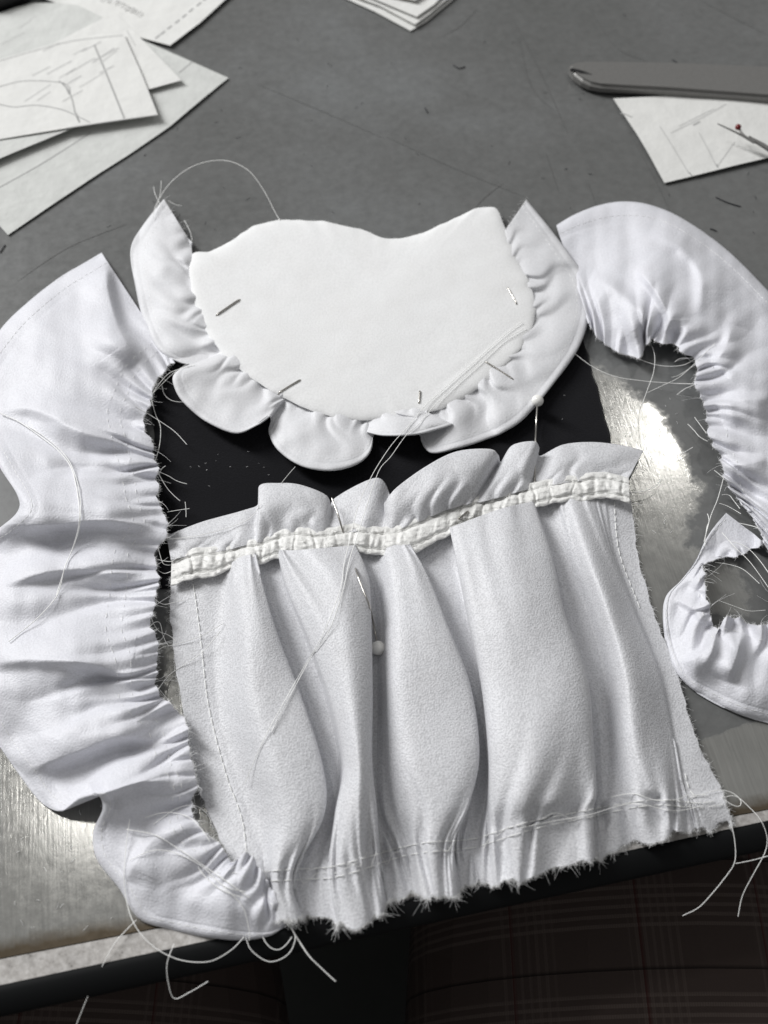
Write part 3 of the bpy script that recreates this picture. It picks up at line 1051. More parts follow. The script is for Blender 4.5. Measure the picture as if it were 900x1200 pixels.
# ---- bib: ruffle then padded panel
Bs = [(192, 233, 3, 224, 285, 2, 1), (166, 266, 2.5, 226, 306, 2, 3), (153, 293, 2.5, 228, 330, 2.5, 3), (158, 333, 2.5, 234, 352, 3, 3), (168, 375, 2.5, 242, 378, 3, 2), (186, 410, 3, 255, 396, 3, 1),
      (210, 424, 1.6, 260, 402, 3, .5), (228, 428, 1.2, 265, 408, 3, 0), (217, 429, 5.5, 270, 412, 3.4, 0), (203, 440, 7, 277, 419, 3.4, 1), (205, 456, 6, 286, 429, 3, 1), (216, 473, 5, 294, 438, 3, 1), (241, 494, 5, 308, 446, 3, 1), (275, 508, 5.5, 320, 453, 3, 1), (299, 500, 7, 328, 457, 3.5, .5),
      (315, 489, 7, 336, 461, 3.4, 0), (317, 494, 1.5, 341, 463, 2.6, 0), (315, 508, 3, 350, 467, 2.8, 1), (326, 528, 6, 362, 472, 3, 1), (352, 546, 6, 375, 478, 3, 1), (385, 552, 6, 390, 482, 3, 1), (415, 546, 5, 404, 484, 3, 1), (433, 532, 4, 418, 485, 3, .5),
      (437, 513, 2, 430, 485, 3, 0), (430, 507, 4, 438, 484, 3, 0), (450, 511, 7, 452, 482, 3.5, 1), (487, 510, 8, 468, 480, 4, 2), (515, 503, 8, 480, 478, 4, 2), (531, 497, 6, 488, 477, 3.5, 1), (505, 500, 3.5, 494, 477, 3, 0),
      (493, 512, 1.5, 500, 477, 3, 0), (505, 531, 4, 512, 472, 3, .5), (540, 525, 5, 530, 465, 3, 1), (573, 514, 3.5, 546, 456, 3, .5), (590, 507, 4.5, 560, 446, 3, 1), (615, 490, 4.5, 572, 434, 3, 1),
      (647, 452, 4, 588, 418, 3, 1), (678, 408, 3.5, 602, 400, 3, 2), (692, 362, 3, 612, 378, 3, 2), (687, 327, 3, 618, 354, 3, 2), (668, 299, 3, 610, 328, 3, 2), (645, 268, 3, 600, 302, 3, 1), (617, 234, 3, 592, 270, 3, .5)]
px, py, h, S = strip_field(Bs, 900, 90, 93, amp=2.0, wmin=2.0, wmax=3.8, sp=(7, 20), reach=(.3, .8), edge=.5, hem=.4, und=.55)
h = h + .18 * waves(px, py, 28, 70, seed=31)
h = np.maximum(h, 1.4)
WRf = PA(px, py, h / 1000 + 0.001)
bib = thing('apron_bib', P(430, 380, 0), 'padded white rounded doll apron bib with a ruffle sewn round its lower edge', 'apron bib')
sheet('ruffle', WRf, M_RUF, bib, 0.0006)
T = Tubes()
stitches(T, WRf[:, 15], 0.0020, 0.0008, 0.00006, 0.0000)
T.build('hem_stitching', M_THREAD, bib, 'stuff')
T = Tubes()
fringe(T, WRf[:4, :].reshape(-1, 3), np.tile(np.array([.0, 1, .2]), (360, 1)), 60, .0006, .002, .00005, 8)
fringe(T, WRf[-4:, :].reshape(-1, 3), np.tile(np.array([-.3, 1, .2]), (360, 1)), 60, .0006, .002, .00005, 9)
T.build('frayed_edge', M_FIBRE, bib, 'stuff')

OutL = [(225, 295), (247, 295), (270, 283), (297, 264), (330, 257), (380, 259), (428, 270), (447, 279), (470, 280), (495, 273), (530, 257), (560, 243), (581, 242), (588, 257), (596, 280), (607, 306), (620, 328),
        (629, 360), (623, 388), (607, 413), (580, 440), (547, 465), (515, 481), (470, 490), (427, 493), (393, 490), (360, 480), (330, 465), (293, 443), (263, 418), (240, 387), (227, 352), (221, 318)]
OL = np.array(OutL + [OutL[0]], float)
NA = 360
Ol = cr(np.concatenate([OL[-2:-1], OL, OL[1:2]]), NA + 60)   # resample closed outline
seg = np.hypot(*np.diff(OL, axis=0).T)
sA = np.concatenate([[0], np.cumsum(seg)])
tA = np.linspace(0, sA[-1], NA, endpoint=False)
OX = np.interp(tA, sA, OL[:, 0])
OY = np.interp(tA, sA, OL[:, 1])
kk = np.hanning(9); kk /= kk.sum()
OX = np.convolve(np.concatenate([OX[-4:], OX, OX[:4]]), kk, 'valid')
OY = np.convolve(np.concatenate([OY[-4:], OY, OY[:4]]), kk, 'valid')
OX += noise1(tA, 9, 3) * .5
OY += noise1(tA, 9, 4) * .5
cx, cy = 430, 385
NRr = 80
q = np.linspace(0, 1, NRr)
q = np.concatenate([1 - (1 - q) ** 2.2, [1.0, 0.995]])
ang = np.arange(NA)
PX = cx + (OX - cx)[:, None] * q[None, :]
PY = cy + (OY - cy)[:, None] * q[None, :]
distpx = (1 - q)[None, :] * np.hypot(OX - cx, OY - cy)[:, None]
HH = 4.1 + 0.9 * (1 - np.exp(-distpx / 4.5)) ** 1.0 + 0.8 * (1 - q[None, :] ** 3)
HH += .30 * waves(PX, PY, 110, 240, seed=15) * (1 - np.exp(-distpx / 20)) + .03 * waves(PX, PY, 20, 45, seed=16)
# the cloth lifts beside the gather seam
HH += .35 * noise1(tA, 13, 6)[:, None] * np.exp(-distpx / 10)
# soft crease from lower middle to the right edge
def line_d(x, y, a, b_):
    ax, ay = a
    bx_, by_ = b_
    L2 = (bx_ - ax) ** 2 + (by_ - ay) ** 2
    t = np.clip(((x - ax) * (bx_ - ax) + (y - ay) * (by_ - ay)) / L2, 0, 1)
    return np.hypot(x - ax - t * (bx_ - ax), y - ay - t * (by_ - ay)), t
dd, tl = line_d(PX, PY, (500, 462), (618, 372))
HH -= .10 * np.exp(-(dd / 4) ** 2) * np.sin(np.pi * np.clip(tl, .05, .95)) ** .5
for (a, b_) in (((266, 366), (276, 352)), ((335, 456), (350, 445)), ((491, 458), (492, 472)), ((575, 428), (594, 441)), ((597, 340), (603, 354))):
    dd, tl = line_d(PX, PY, a, b_)
    HH -= .08 * np.exp(-(dd / 5) ** 2)
HH[:, -2] = 3.2
HH[:, -1] = 1.2
WP = PA(PX, PY, HH / 1000 + 0.001)
fa = grid_faces(NA, NRr + 2, True)
pn = mesh_obj('bib_panel', WP.reshape(-1, 3), fa, M_BIB, bib)
BVHS.append(BVHTree.FromPolygons([Vector(p) for p in WP.reshape(-1, 3).tolist()], fa.tolist()))
pn.data.update()
# check facing
if pn.data.polygons[NRr // 2].normal.z < 0:
    pn.data.flip_normals()
T = Tubes()
sl = slice(int(NA * .02), int(NA * .40))
e = WP[sl, NRr - 1]
c0 = np.array(P(430, 385, .004))
dr = e - c0
dr /= np.linalg.norm(dr, axis=1)[:, None]
fringe(T, e, dr, 420, .0002, .0007, .00004, 77)
T.build('frayed_edge', M_FIBRE, bib, 'stuff')

# ------------------------------------------------------------------ pins
def pin_line(a, b_, r, name, label, sink=0.0006, group='dressmaking pins in the bib'):
    A, B = hit(*a, 0.0), hit(*b_, 0.0)
    d = (B - A)
    up_ = Vector((0, 0, r * .9))
    pts_ = [A - d * .10 - Vector((0, 0, sink)), A - d * .03, A + d * .06 + up_, A + d * .5 + up_ * 1.15, A + d * .94 + up_, B + d * .03, B + d * .10 - Vector((0, 0, sink))]
    T = Tubes()
    T.add(thread_pts(pts_, 24), r, 8)
    o = T.build(name, M_STEEL)
    return tag(o, label, 'pin', group)


pin_line((255, 369), (280, 352), .00036, 'pin', 'steel pin through the left side of the white bib, below its upper left corner')
pin_line((328, 460), (351, 446), .00032, 'pin', 'steel pin in the lower left rim of the bib, slanting up to the right')
pin_line((491, 472), (492, 459), .00034, 'pin', 'short upright dark pin at the bottom middle of the bib rim')
pin_line((570, 425), (600, 444), .00030, 'pin', 'steel pin crossing the lower right rim of the bib onto the ruffle')
pin_line((595, 338), (605, 356), .00028, 'pin', 'faint steel pin near the right rim of the bib, slanting steeply')
o = pin_line((538, 608), (548, 600), .00036, 'pin', 'tiny dark stub of a pin showing on the ivory waist tape', group='pins in the skirt')


def ball(c, r, name, mat, parent, squash=1.0):
    bm = bmesh.new()
    bmesh.ops.create_uvsphere(bm, u_segments=28, v_segments=16, radius=r)
    for v_ in bm.verts:
        v_.co.z *= squash
    me = bpy.data.meshes.new(name)
    bm.to_mesh(me)
    bm.free()
    me.polygons.foreach_set('use_smooth', np.full(len(me.polygons), True))
    me.materials.append(mat)
    o = bpy.data.objects.new(name, me)
    link(o, parent)
    o.location = c - (parent.location if parent else Vector())
    return o


def pearl_pin(head, path, label, hr=.0023):
    Hd = hit(*head, hr)
    t = thing('pearl_pin', Hd, label, 'pin', 'pearl headed pins')
    pts_ = [Hd] + path
    T = Tubes()
    T.add(thread_pts(pts_, 30), .00032, 8)
    T.build('shaft', M_STEEL, t)
    ball(Hd, hr, 'pin_head', M_PEARL, t, .92)
    return t


pearl_pin((443, 763), [hit(438, 735, .0012), hit(433, 712, .0012), hit(424, 690, .0012), hit(418, 672, .001), P(413, 655, .0045), P(404, 630, .005), P(397, 606, .0075), P(389, 584, .007)], 'pearl headed pin lying between two skirt folds below the tape')
pearl_pin((629, 474), [P(628.4, 495, .004), P(627.5, 516, .005), P(627, 540, .0045), P(626.5, 570, .004), P(626, 603, .004)], 'pearl headed pin over the black cloth, its shaft running into the skirt top', .0022)

# ------------------------------------------------------------------ threads
TH = .00014


def th(name, label, ctrl, r=TH, lift=.0004, mat=None, twisted=False, group=None, parent=None):
    A = np.array([[c[0], c[1], c[2] / 1000 if len(c) == 3 else hit(c[0], c[1], lift).z] for c in ctrl])
    Lp = float(np.sum(np.hypot(*np.diff(A[:, :2], axis=0).T)))
    n_ = max(len(A) + 2, int(Lp / 7))
    q_ = cr(A, n_)
    if min(A[:, 2]) > 0.0002:
        for k_ in range(n_):
            q_[k_, 2] = max(q_[k_, 2], hit(q_[k_, 0], q_[k_, 1], lift).z)
        zz = q_[:, 2].copy()
        for _ in range(3):
            zs = np.convolve(np.pad(zz, 2, 'edge'), [.1, .2, .4, .2, .1], 'valid')
            zz = np.maximum(zs, q_[:, 2])
        q_[:, 2] = zz
    pts_ = [P(*v_) for v_ in q_]
    T_ = Tubes()
    pp = thread_pts(pts_, 3 * n_)
    if twisted:
        s_ = np.concatenate([[0], np.cumsum(np.linalg.norm(np.diff(pp, axis=0), axis=1))])
        pp = cr(pp, max(20, int(s_[-1] / .00022)))
        s_ = np.concatenate([[0], np.cumsum(np.linalg.norm(np.diff(pp, axis=0), axis=1))])
        for ph in (0, math.pi):
            w_ = pp.copy()
            w_[:, 0] += np.cos(s_ / 0.0014 * 2 * math.pi + ph) * r * .7
            w_[:, 2] += np.sin(s_ / 0.0014 * 2 * math.pi + ph) * r * .7
            T_.add(w_, r * .8, 4)
    else:
        T_.add(pp, r, 6)
    o = T_.build(name, mat or M_THREAD, parent)
    if parent is None:
        tag(o, label, 'thread', group)
    return o


G1 = 'loose white threads'
th('loose_thread', 'left strand of the long white thread pair running from the bib across the skirt', [(612, 377), (585, 398), (555, 425), (520, 456), (497, 477), (478, 500, 9), (460, 520, 10), (443, 545, 10), (432, 565, 10), (420, 592, 10), (410, 632, 9), (403, 662, 10), (399, 690), (380, 740), (360, 775), (340, 810), (310, 865), (287, 918)], .00012, .0006, group=G1)
th('loose_thread', 'right strand of the long white thread pair running from the bib across the skirt', [(616, 384), (590, 400), (560, 428), (530, 455), (505, 480), (490, 498, 9), (476, 510, 10), (458, 535, 10), (444, 552, 10), (430, 592, 10), (418, 630, 9), (410, 655, 10), (401, 695), (385, 740), (366, 768), (345, 806), (318, 858)], .00012, .0006, group=G1)
th('loose_thread', 'outer longer strand of the white thread pair curving over the left ruffle strip', [(0, 484), (22, 494), (48, 512), (70, 530), (84, 550), (91, 580), (93, 610), (86, 640), (76, 665), (70, 690), (62, 705), (40, 728), (10, 752)], .00016, .0008, group=G1)
th('loose_thread', 'inner shorter strand of the white thread pair curving over the left ruffle strip', [(30, 497), (55, 514), (76, 533), (88, 556), (94, 584), (94, 612), (88, 636), (78, 660), (72, 678), (66, 698)], .00013, .0008, group=G1)
th('sewing_thread', '', [(179, 256, 3), (183, 240, 7), (200, 214, 11), (228, 194, 14), (262, 188, 15), (290, 199, 14), (309, 223, 10), (322, 248, 6), (328, 258, 4)], .00013, parent=bib)
for c in ([(180, 248, 5), (187, 232, 5), (189, 212, 6)], [(188, 240, 5), (182, 228, 6), (180, 219, 6)], [(197, 235, 5), (206, 240, 4), (213, 241, 4)], [(216, 258, 4), (223, 272, 4), (225, 282, 3)]):
    th('frayed_thread', '', c, .00010, parent=bib)
# left strip fringes over the black cloth
for c in ([(158, 476, 5), (172, 484, 5), (188, 494, 4), (205, 506, 4), (219, 521, 3)], [(177, 465, 4), (182, 485, 3), (188, 500, 3), (187, 522, 2), (182, 540, 2)],
          [(184, 552, 3), (196, 557, 3), (208, 564, 3), (219, 567, 3)], [(185, 553, 3), (192, 566, 3), (200, 577, 2), (211, 587, 2)], [(186, 556, 3), (190, 549, 4), (194, 546, 4)],
          [(196, 600, 3), (208, 598, 3), (222, 596, 3)], [(217, 588, 5), (218, 598, 4), (218, 606, 3)],
          [(178, 462, 3), (192, 448, 3), (205, 436, 3), (222, 425, 3)], [(178, 462, 3), (195, 440, 5), (212, 432, 5), (228, 428, 4)], [(190, 452, 3), (193, 463, 2), (203, 470, 2), (214, 471, 2)],
          [(185, 640, 2), (191, 660, 2), (200, 662, 2)], [(183, 655, 2), (200, 658, 2), (212, 650, 3)], [(185, 668, 2), (193, 672, 2), (204, 668, 3)], [(180, 700, 2), (190, 708, 2), (204, 706, 2), (216, 703, 2)],
          [(176, 720, 2), (184, 738, 1), (199, 745, 1), (206, 752, 1)], [(184, 763, 2), (192, 758, 2), (206, 755, 2), (236, 745, 3), (262, 730, 4)], [(185, 808, 2), (194, 796, 2), (202, 788, 2), (236, 765, 3), (258, 740, 5)],
          [(186, 807, 2), (195, 818, 1), (204, 830, 1)], [(175, 735, 3), (186, 728, 2), (192, 748, 2), (198, 757, 1)]):
    th('frayed_thread', '', c, .00011, parent=lst, twisted=len(c) > 4)
# right strip threads
for c in ([(673, 414, 3), (695, 430, 3), (720, 441, 3), (750, 446, 3), (785, 449, 3), (816, 450, 4)], [(738, 415, 3), (757, 424, 3), (778, 429, 3), (800, 428, 4), (814, 421, 4)],
          [(761, 400, 4), (767, 415, 4), (766, 436, 3), (759, 456, 3), (752, 478, 2), (752, 502, 2), (756, 522, 2), (764, 538, 2)],
          [(838, 402, 6), (815, 425, 5), (796, 442, 4), (776, 452, 3), (759, 460, 3)], [(824, 421, 5), (808, 432, 4), (795, 440, 3), (787, 442, 3)], [(814, 451, 4), (802, 456, 3), (793, 463, 3)], [(812, 420, 5), (798, 420, 4), (791, 424, 3)],
          [(829, 517, 3), (820, 512, 2), (813, 504, 2), (806, 497, 2)], [(828, 508, 3), (822, 500, 2), (814, 489, 2)], [(812, 524, 2), (802, 530, 2), (794, 534, 2)], [(848, 560, 4), (842, 555, 3), (837, 551, 3)],
          [(848, 560, 4), (841, 585, 5), (833, 605, 4), (825, 635, 3)], [(868, 602, 3), (858, 596, 2), (850, 592, 2), (843, 590, 2)], [(867, 596, 3), (860, 587, 2), (854, 580, 2), (846, 580, 2)],
          [(826, 640, 3), (828, 620, 3), (831, 610, 4), (829, 602, 4)],
          [(846, 624, 5), (862, 642, 6), (880, 660, 6), (903, 692, 5)], [(858, 635, 5), (873, 640, 6), (888, 654, 6), (904, 676, 5)], [(838, 659, 3), (856, 662, 3), (872, 668, 4), (890, 684, 4)], [(843, 704, 4), (862, 711, 3), (878, 716, 3), (897, 715, 4)],
          [(866, 613, 2), (880, 616, 2), (893, 620, 2)]):
    th('frayed_thread', '', c, .00011, parent=rst, twisted=(len(c) == 4))
# threads hanging from the bottom left end
for c in ([(152, 960), (147, 1000), (146, 1040, 3), (155, 1078, 4), (176, 1106, 4), (208, 1124, 4), (244, 1127, 4), (270, 1114, 3), (286, 1098, 3)],
          [(288, 1098, 4), (295, 1114, 3), (316, 1127, 3), (338, 1118, 3), (346, 1098, 3), (338, 1084, 3), (330, 1078, 3)],
          [(308, 1098, 3), (316, 1110, 3), (330, 1112, 3), (342, 1098, 3)],
          [(160, 1078, 2), (146, 1092, 2), (134, 1106, 2), (122, 1128, 1), (108, 1156, -2), (97, 1182, -5), (88, 1205, -8)],
          [(204, 1106, 2), (196, 1128, 2), (197, 1150, -1), (204, 1170, -4), (222, 1163, -3), (244, 1150, -1)],
          [(148, 972), (180, 978), (205, 992), (238, 1014), (270, 1036), (292, 1052)], [(152, 1008), (178, 997), (204, 999), (236, 1015), (262, 1038), (288, 1045)], [(170, 958), (196, 952), (222, 958), (238, 974), (246, 986)],
          [(180, 966), (206, 948), (228, 944), (244, 956), (250, 972)], [(262, 1040), (284, 1062), (292, 1090), (292, 1102, 2)],
          [(232, 1016), (243, 1030), (262, 1044), (285, 1052)]):
    th('trailing_thread', '', c, .00012, .0007, parent=lst)
th('trailing_thread', '', [(338, 1082, 2), (350, 1102, 2), (362, 1120, 2), (376, 1134, 1), (393, 1150, 0)], .00018, parent=lst, twisted=True)
# lower right corner of the skirt
for c in ([(806, 936), (826, 930), (842, 926), (858, 929, 2), (868, 938, 2), (866, 945, 2), (856, 942, 2), (846, 934)], [(846, 935), (862, 933, 2), (878, 946, 2), (892, 962, 2), (899, 982, 0), (896, 1000, -2), (882, 1026, -5), (870, 1050, -8), (865, 1074, -10)],
          [(856, 962), (861, 985, 1), (861, 1010, -1), (850, 1028, -3), (832, 1050, -5), (818, 1064, -7), (800, 1073, -9)], [(862, 1012, -1), (882, 1008, -1), (904, 1002, -1)],
          [(716, 934), (742, 930), (770, 938), (796, 936), (806, 932), (830, 932)], [(610, 970), (650, 962), (690, 955), (740, 942), (790, 950), (824, 944)]):
    th('trailing_thread', '', c, .00011, .0006, parent=skirt)
th('dark_stitch', '', [(617, 968), (624, 965), (630, 962), (637, 961), (648, 955)], .00013, .0007, mat=M_DARKTHREAD, parent=skirt)
th('trailing_thread', '', [(196, 632, 4), (230, 628), (262, 620), (292, 608), (306, 590, 5)], .00011, .0008, parent=skirt)
th('trailing_thread', '', [(330, 566, 5), (338, 556, 5), (346, 547, 5)], .0001, parent=skirt)
th('trailing_thread', '', [(738, 577, 3), (752, 576, 3), (768, 570, 3), (774, 562, 3)], .00012, parent=skirt)
th('trailing_thread', '', [(736, 590, 3), (745, 590, 3), (753, 592, 2)], .0001, parent=skirt)

# ------------------------------------------------------------------ papers
def paper(name, poly, z, mat, label, group, lines=(), faint=(), curl=0.0, th_=0.00012, res=26, sd=1):
    c = np.mean(np.array(poly), axis=0)
    t = thing(name, P(c[0], c[1], 0), label, 'paper', group)
    pw = [P(x, y, 0) for x, y in poly]
    bm = bmesh.new()
    vs = [bm.verts.new(p) for p in pw]
    f = bm.faces.new(vs)
    # cut into small cells so it can bend a little
    xs_ = [p.x for p in pw]
    ys_ = [p.y for p in pw]
    for k in range(1, res):
        x = min(xs_) + (max(xs_) - min(xs_)) * k / res
        bmesh.ops.bisect_plane(bm, geom=bm.verts[:] + bm.edges[:] + bm.faces[:], plane_co=(x, 0, 0), plane_no=(1, 0, 0))
        y = min(ys_) + (max(ys_) - min(ys_)) * k / res
        bmesh.ops.bisect_plane(bm, geom=bm.verts[:] + bm.edges[:] + bm.faces[:], plane_co=(0, y, 0), plane_no=(0, 1, 0))
    hf = lambda x, y: z + curl * 0.5 * (1 + float(waves(np.array(x * 1000), np.array(y * 1000), 40, 120, seed=sd)) * .5)
    for v_ in bm.verts:
        v_.co.z = hf(v_.co.x, v_.co.y)
        v_.co -= t.location
    bmesh.ops.recalc_face_normals(bm, faces=bm.faces[:])
    if sum(ff.normal.z for ff in bm.faces) < 0:
        bmesh.ops.reverse_faces(bm, faces=bm.faces[:])
    me = bpy.data.meshes.new('sheet')
    bm.to_mesh(me)
    bm.free()
    me.materials.append(mat)
    o = bpy.data.objects.new('sheet', me)
    link(o, t)
    m = o.modifiers.new('thickness', 'SOLIDIFY')
    m.thickness = th_
    m.offset = -1
    for nm, mt, sets in (('pencil_line', M_PENCIL, lines), ('faint_pencil_line', M_FAINT, faint)):
        if not sets:
            continue
        V, F = [], []
        for ln, wd in sets:
            A = np.array([tuple(P(x, y, 0)) for x, y in ln])
            q_ = cr(A, max(2, (len(A) - 1) * 10)) if len(A) > 2 else cr(A, 16)
            tg = np.gradient(q_, axis=0)
            nr = np.stack([-tg[:, 1], tg[:, 0], 0 * tg[:, 0]], -1)
            nr /= np.linalg.norm(nr, axis=1)[:, None] + 1e-9
            b0 = len(V)
            for k in range(len(q_)):
                for s_ in (-1, 1):
                    p_ = q_[k] + nr[k] * s_ * wd / 2
                    V.append((p_[0], p_[1], hf(p_[0], p_[1]) + 0.00006))
            for k in range(len(q_) - 1):
                F.append((b0 + 2 * k, b0 + 2 * k + 1, b0 + 2 * k + 3, b0 + 2 * k + 2))
        mesh_obj(nm, V, F, mt, t, 'stuff', False)
    return t, hf


GP = 'sewing pattern papers at the upper left'
hatch = []
for k in range(26):
    x = random.uniform(10, 150)
    y = random.uniform(62, 130)
    L_ = random.uniform(15, 45)
    a = random.uniform(-.62, -.42)
    if y + 0.5 * x < 95:
        continue
    hatch.append(([(x, y), (x + L_ * math.cos(a) * .9, y + L_ * math.sin(a))], random.uniform(.0004, .0009)))
hatch = [hh_ for hh_ in hatch if max(p[0] for p in hh_[0]) < 160 and min(p[1] for p in hh_[0]) > 56 and hh_[0][0][1] < 146]
paper('pattern_paper', [(-70, 190), (10, 277), (60, 243), (120, 203), (150, 184), (200, 150), (268, 93), (168, 49), (110, 40), (20, 60), (-70, 80)], .0006, M_PAPER,
      'largest grey pattern sheet, at the bottom of the pile, its corner pointing down', GP, lines=[([(0, 222), (50, 194), (107, 157)], .0006), ([(210, 88), (226, 74)], .0006)], curl=.0006, sd=3)
paper('pattern_paper', [(40, -60), (50, 1), (72, 9), (95, 14), (130, 30), (166, 48), (200, 57), (235, 30), (270, -2), (310, -60)], .0014, M_PAPER2,
      'white pattern sheet with printed marks and a dashed line at the top edge', GP, lines=[([(x, y), (x + 5, y - 4.2)], .0010) for x, y in ((183, 49), (189, 44.5), (197, 38), (206, 31), (214, 24.5), (222, 17.5), (231, 10.5), (239, 4))], curl=.0006, sd=4)
paper('pattern_paper', [(-70, 60), (0, 21), (20, 14), (40, 9), (70, 9), (93, 12), (124, 27), (150, 60), (100, 110), (-70, 140)], .0021, M_PAPER,
      'grey tracing sheet with a rounded upper edge, behind the sketched sheet', GP, faint=[([(24, 39), (44, 24)], .0006), ([(2, 58), (30, 44)], .0004)], curl=.0005, sd=5)
paper('pattern_paper', [(136, 21), (165, 50), (214, 101), (178, 111), (120, 125), (60, 130), (20, 90), (70, 55)], .0028, M_PAPER2,
      'white sheet whose corner points right between the sketched sheet and the large one', GP, faint=[([(150, 42), (160, 60)], .0005)], curl=.0005, sd=6)
paper('pattern_paper', [(-70, 225), (0, 195), (40, 178), (88, 158), (80, 110), (-70, 120)], .0034, M_PAPER,
      'narrow sliver of paper edge showing just below the sketched sheet', GP, curl=.0004, sd=7)
paper('pattern_paper', [(-70, 105), (0, 80), (50, 65), (92, 53), (120, 49), (147, 49), (168, 96), (187, 144), (140, 151), (80, 160), (0, 173), (-70, 184)], .0040, M_PAPER2,
      'uppermost white sheet with a pencilled sleeve shape and hatching', GP,
      lines=[([(113, 62), (130, 103), (148, 148)], .0008), ([(72, 104), (82, 114), (87, 125), (91, 143)], .0006), ([(0, 112), (25, 105), (50, 104), (74, 106)], .0005), ([(0, 131), (20, 135), (45, 133), (75, 138), (98, 148), (108, 153)], .0005),
             ([(80, 160), (130, 152), (186, 144)], .0005), ([(0, 82), (50, 67), (90, 57), (146, 51)], .0004), ([(76, 106), (84, 112), (84, 120), (80, 112), (76, 106)], .0005), ([(92, 142), (96, 153), (92, 146)], .0005)],
      faint=hatch, curl=.0004, sd=8)
# printed characters on the top sheet
for k, (ch, x, y) in enumerate((('J', 118, -1), ('L', 124, 1), ('T', 131, 4), ('7', 138, 7), ('2', 144, 10), ('B', 150, 12.5), ('I', 156, 15), (')', 161, 17))):
    cu = bpy.data.curves.new('printed_character', 'FONT')
    cu.body = ch
    cu.size = .0048
    cu.extrude = 0
    cu.materials.append(M_PENCIL)
    tmp = bpy.data.objects.new('tmp_text', cu)
    col.objects.link(tmp)
    bpy.context.view_layer.update()
    me = bpy.data.meshes.new_from_object(tmp.evaluated_get(bpy.context.evaluated_depsgraph_get()))
    bpy.data.objects.remove(tmp)
    o = bpy.data.objects.new('printed_character', me)
    par = [q_ for q_ in bpy.data.objects if q_.get('label', '').startswith('white pattern sheet with printed')][0]
    link(o, par)
    o.location = P(x, y, .0024) - par.location
    o.rotation_euler = (0, 0, R(-24))
GS = 'stacked white papers at the top edge'
lab = ['lowest sheet of the small paper stack at the top centre', 'second sheet up in the small paper stack at the top centre', 'third sheet up in the small paper stack at the top centre', 'topmost crisp white sheet of the small paper stack at the top centre']
for k, (pl, z) in enumerate((([(398, -3), (440, 16), (481, 38), (500, 27), (540, -6), (520, -60), (420, -60)], .0008), ([(402, -4), (445, 12), (486, 34), (503, 22), (536, -6), (520, -60), (420, -60)], .0022),
                             ([(408, -6), (450, 12), (488, 28), (508, 14), (528, -6), (520, -60), (420, -60)], .0036), ([(420, -10), (455, 6), (486, 13), (502, 2), (512, -10), (520, -60), (420, -60)], .0055))):
    paper('paper_sheet', pl, z, M_PAPER2, lab[k], GS, curl=.0003, th_=.0003, sd=20 + k)
paper('pattern_paper', [(718, 119), (745, 160), (760, 185), (778, 217), (830, 205), (900, 188), (990, 168), (980, 118), (850, 112)], .0010, M_PAPER2,
      'white paper scrap under the steel blade at the right, faint pencil lines on it', 'paper scraps right',
      lines=[([(726, 136), (733, 138), (740, 141)], .0006), ([(811, 151), (815, 149), (819, 147)], .0008), ([(838, 196), (840, 200)], .0008), ([(806, 205), (810, 209)], .0007)],
      faint=[([(772, 152), (790, 180), (806, 206)], .0005), ([(818, 160), (828, 178), (838, 198)], .0005), ([(785, 160), (820, 143), (850, 126)], .0005), ([(795, 152), (815, 142), (835, 132)], .0005), ([(840, 198), (860, 170)], .0004)], curl=.0012, sd=9)

# ------------------------------------------------------------------ steel blade, seam ripper, black case
bp = thing('shears', P(800, 100, 0), 'long dull grey steel blade with a rounded tip, lying at the upper right', 'scissors')


def prism(name, outline, z0, z1, mat, parent, bev):
    bm = bmesh.new()
    vs = [bm.verts.new(P(x, y, z0)) for x, y in outline]
    f = bm.faces.new(vs)
    r_ = bmesh.ops.extrude_face_region(bm, geom=[f])
    for g_ in r_['geom']:
        if isinstance(g_, bmesh.types.BMVert):
            g_.co.z = z1
    bmesh.ops.recalc_face_normals(bm, faces=bm.faces[:])
    if bev:
        bmesh.ops.bevel(bm, geom=[e_ for e_ in bm.edges if e_.calc_face_angle(0) > .6 and max(v_.co.z for v_ in e_.verts) > (z0 + z1) / 2 and abs(e_.verts[0].co.z - e_.verts[1].co.z) < 1e-5], offset=bev, segments=3, affect='EDGES')
    for v_ in bm.verts:
        v_.co -= parent.location
    me = bpy.data.meshes.new(name)
    bm.to_mesh(me)
    bm.free()
    me.materials.append(mat)
    o = bpy.data.objects.new(name, me)
    return link(o, parent)


prism('blade', [(670, 82), (676, 88), (690, 92), (780, 98), (900, 104), (1060, 112), (1060, 90), (900, 88), (780, 82), (700, 80), (680, 80)], .0003, .0014, M_BLADE, bp, .0003)
prism('blade', [(666, 87), (671, 94), (680, 101), (690, 105.5), (702, 108), (780, 112), (900, 121), (1060, 133), (1060, 85), (900, 84), (780, 79), (700, 78), (684, 78), (672, 79.5), (666, 82)], .0017, .0052, M_BLADE, bp, .0014)
prism('tip_slot', [(668, 83), (680, 87.5), (694, 89), (682, 84.5), (670, 81.5)], .0045, .00532, M_DARKBOX, bp, 0)
sr = thing('seam_ripper', P(880, 160, 0), 'seam ripper with a red ball tip resting on the paper scrap at the right', 'seam ripper')
T = Tubes()
T.add(thread_pts([P(841, 145, .009), P(858, 153, .0085), P(872, 160, .008), P(884, 167, .0075)], 14), .00025, 8, .0007)
T.build('point', M_BLADE, sr)
T = Tubes()
T.add(thread_pts([P(866, 150, .0085), P(870, 157, .008), P(877, 163, .0075)], 10), .0004, 8, .0006)
T.build('guard_prong', M_BLADE, sr)
ball(P(865, 149, .009), .0013, 'red_ball', M_RED, sr)
T = Tubes()
T.add([P(877, 161, .0075), P(890, 168, .007), P(905, 177, .0065), P(930, 190, .006)], .0008, 10, .0012)
T.build('shaft', M_BLADE, sr)
T = Tubes()
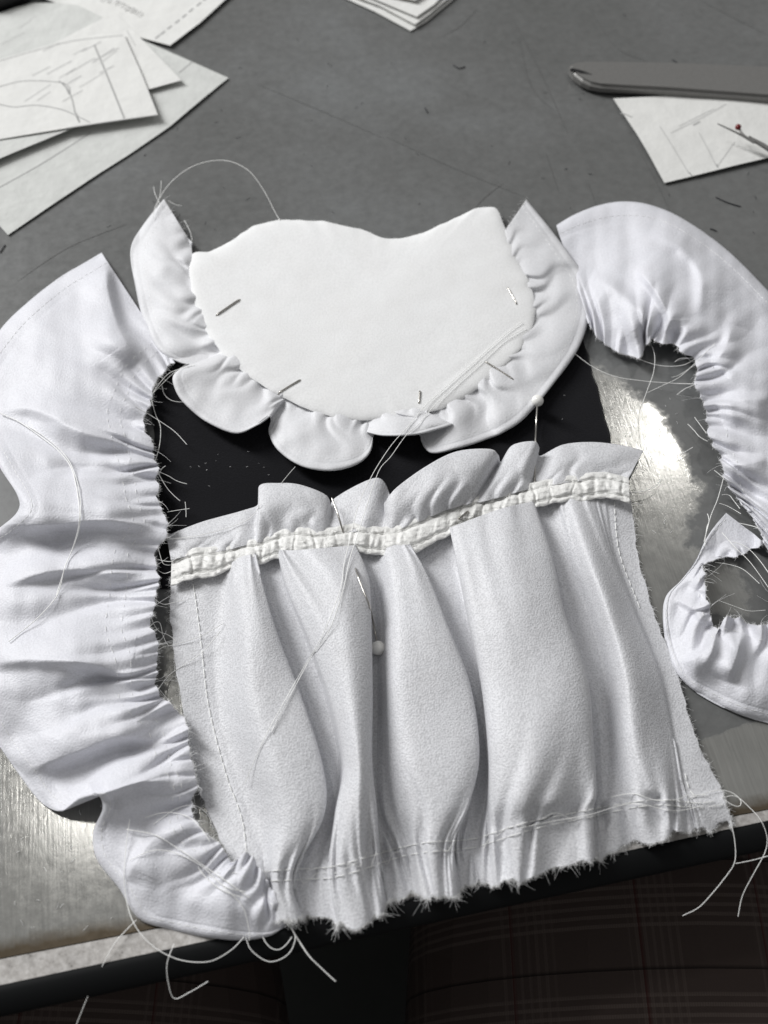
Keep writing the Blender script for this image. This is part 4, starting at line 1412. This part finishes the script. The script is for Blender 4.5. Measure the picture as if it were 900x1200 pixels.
T.add([P(930, 190, .006), P(932, 191, .006), P(1000, 228, .0055), P(1060, 260, .0055), P(1062, 261, .0055)], .0035, 14, .0040)
T.build('handle', plain('clear_smoky_plastic', (0.3, 0.25, 0.2), .2), sr)
bc = thing('black_case', P(-20, -20, 0), 'black glossy object at the extreme top left corner behind the papers', 'case')
prism('case_body', [(-160, -60), (-120, 20), (0, 16), (30, 6), (46, -10), (48, -60)], .0005, .012, M_DARKBOX, bc, .003)

# ------------------------------------------------------------------ thread snippets and lint on the table
snips = [((839, 231), (852, 237), (868, 242), 'longest dark thread snippet, on the table right of the white scrap'),
         ((531, 76), (538, 80), (545, 78), 'short dark thread snippet on the table just below the top paper stack'),
         ((789, 70), (794, 74), (797, 75), 'dark fleck of thread just above the steel blade'),
         ((498, 126), (500, 130), (501, 132), 'small dark speck of thread alone in the middle of the grey table'),
         ((832, 268), (836, 269), (840, 271), 'tiny dark snippet just above the curve of the right ruffle strip'),
         ((0, 296), (3, 291), (6, 287), 'dark snippet at the left picture edge below the pattern papers')]
for a, b_, c, lb_ in snips:
    T = Tubes()
    T.add(thread_pts([P(*a, .0003), P(*b_, .0004), P(*c, .0003)], 10), .00022, 5)
    tag(T.build('thread_snippet', M_DARKTHREAD), lb_, 'thread', 'dark thread snippets on the table')
T = Tubes()
for k in range(80):
    x = random.uniform(100, 900)
    y = random.uniform(10, 290)
    a = P(x, y, .0002)
    d = Vector((random.uniform(-1, 1), random.uniform(-1, 1), 0)).normalized() * random.uniform(.0002, .0012)
    T.add([a - d, a + Vector((d.y, d.x, 0)) * .3, a + d], .00007 if random.random() < .8 else .00012, 3)
T.build('table_lint', M_DARKTHREAD, None, 'stuff')
T = Tubes()
for k in range(56):
    x = random.uniform(700, 800) if k % 2 else random.uniform(0, 200)
    y = random.uniform(420, 640) if k % 2 else random.uniform(880, 1090)
    a = P(x, y, .0002)
    d = Vector((random.uniform(-1, 1), random.uniform(-1, 1), 0)).normalized() * random.uniform(.0002, .0009)
    T.add([a - d, a + Vector((d.y, d.x, .0003)) * .4, a + d], .00005, 3)
T.build('white_lint', M_FIBRE, None, 'stuff')
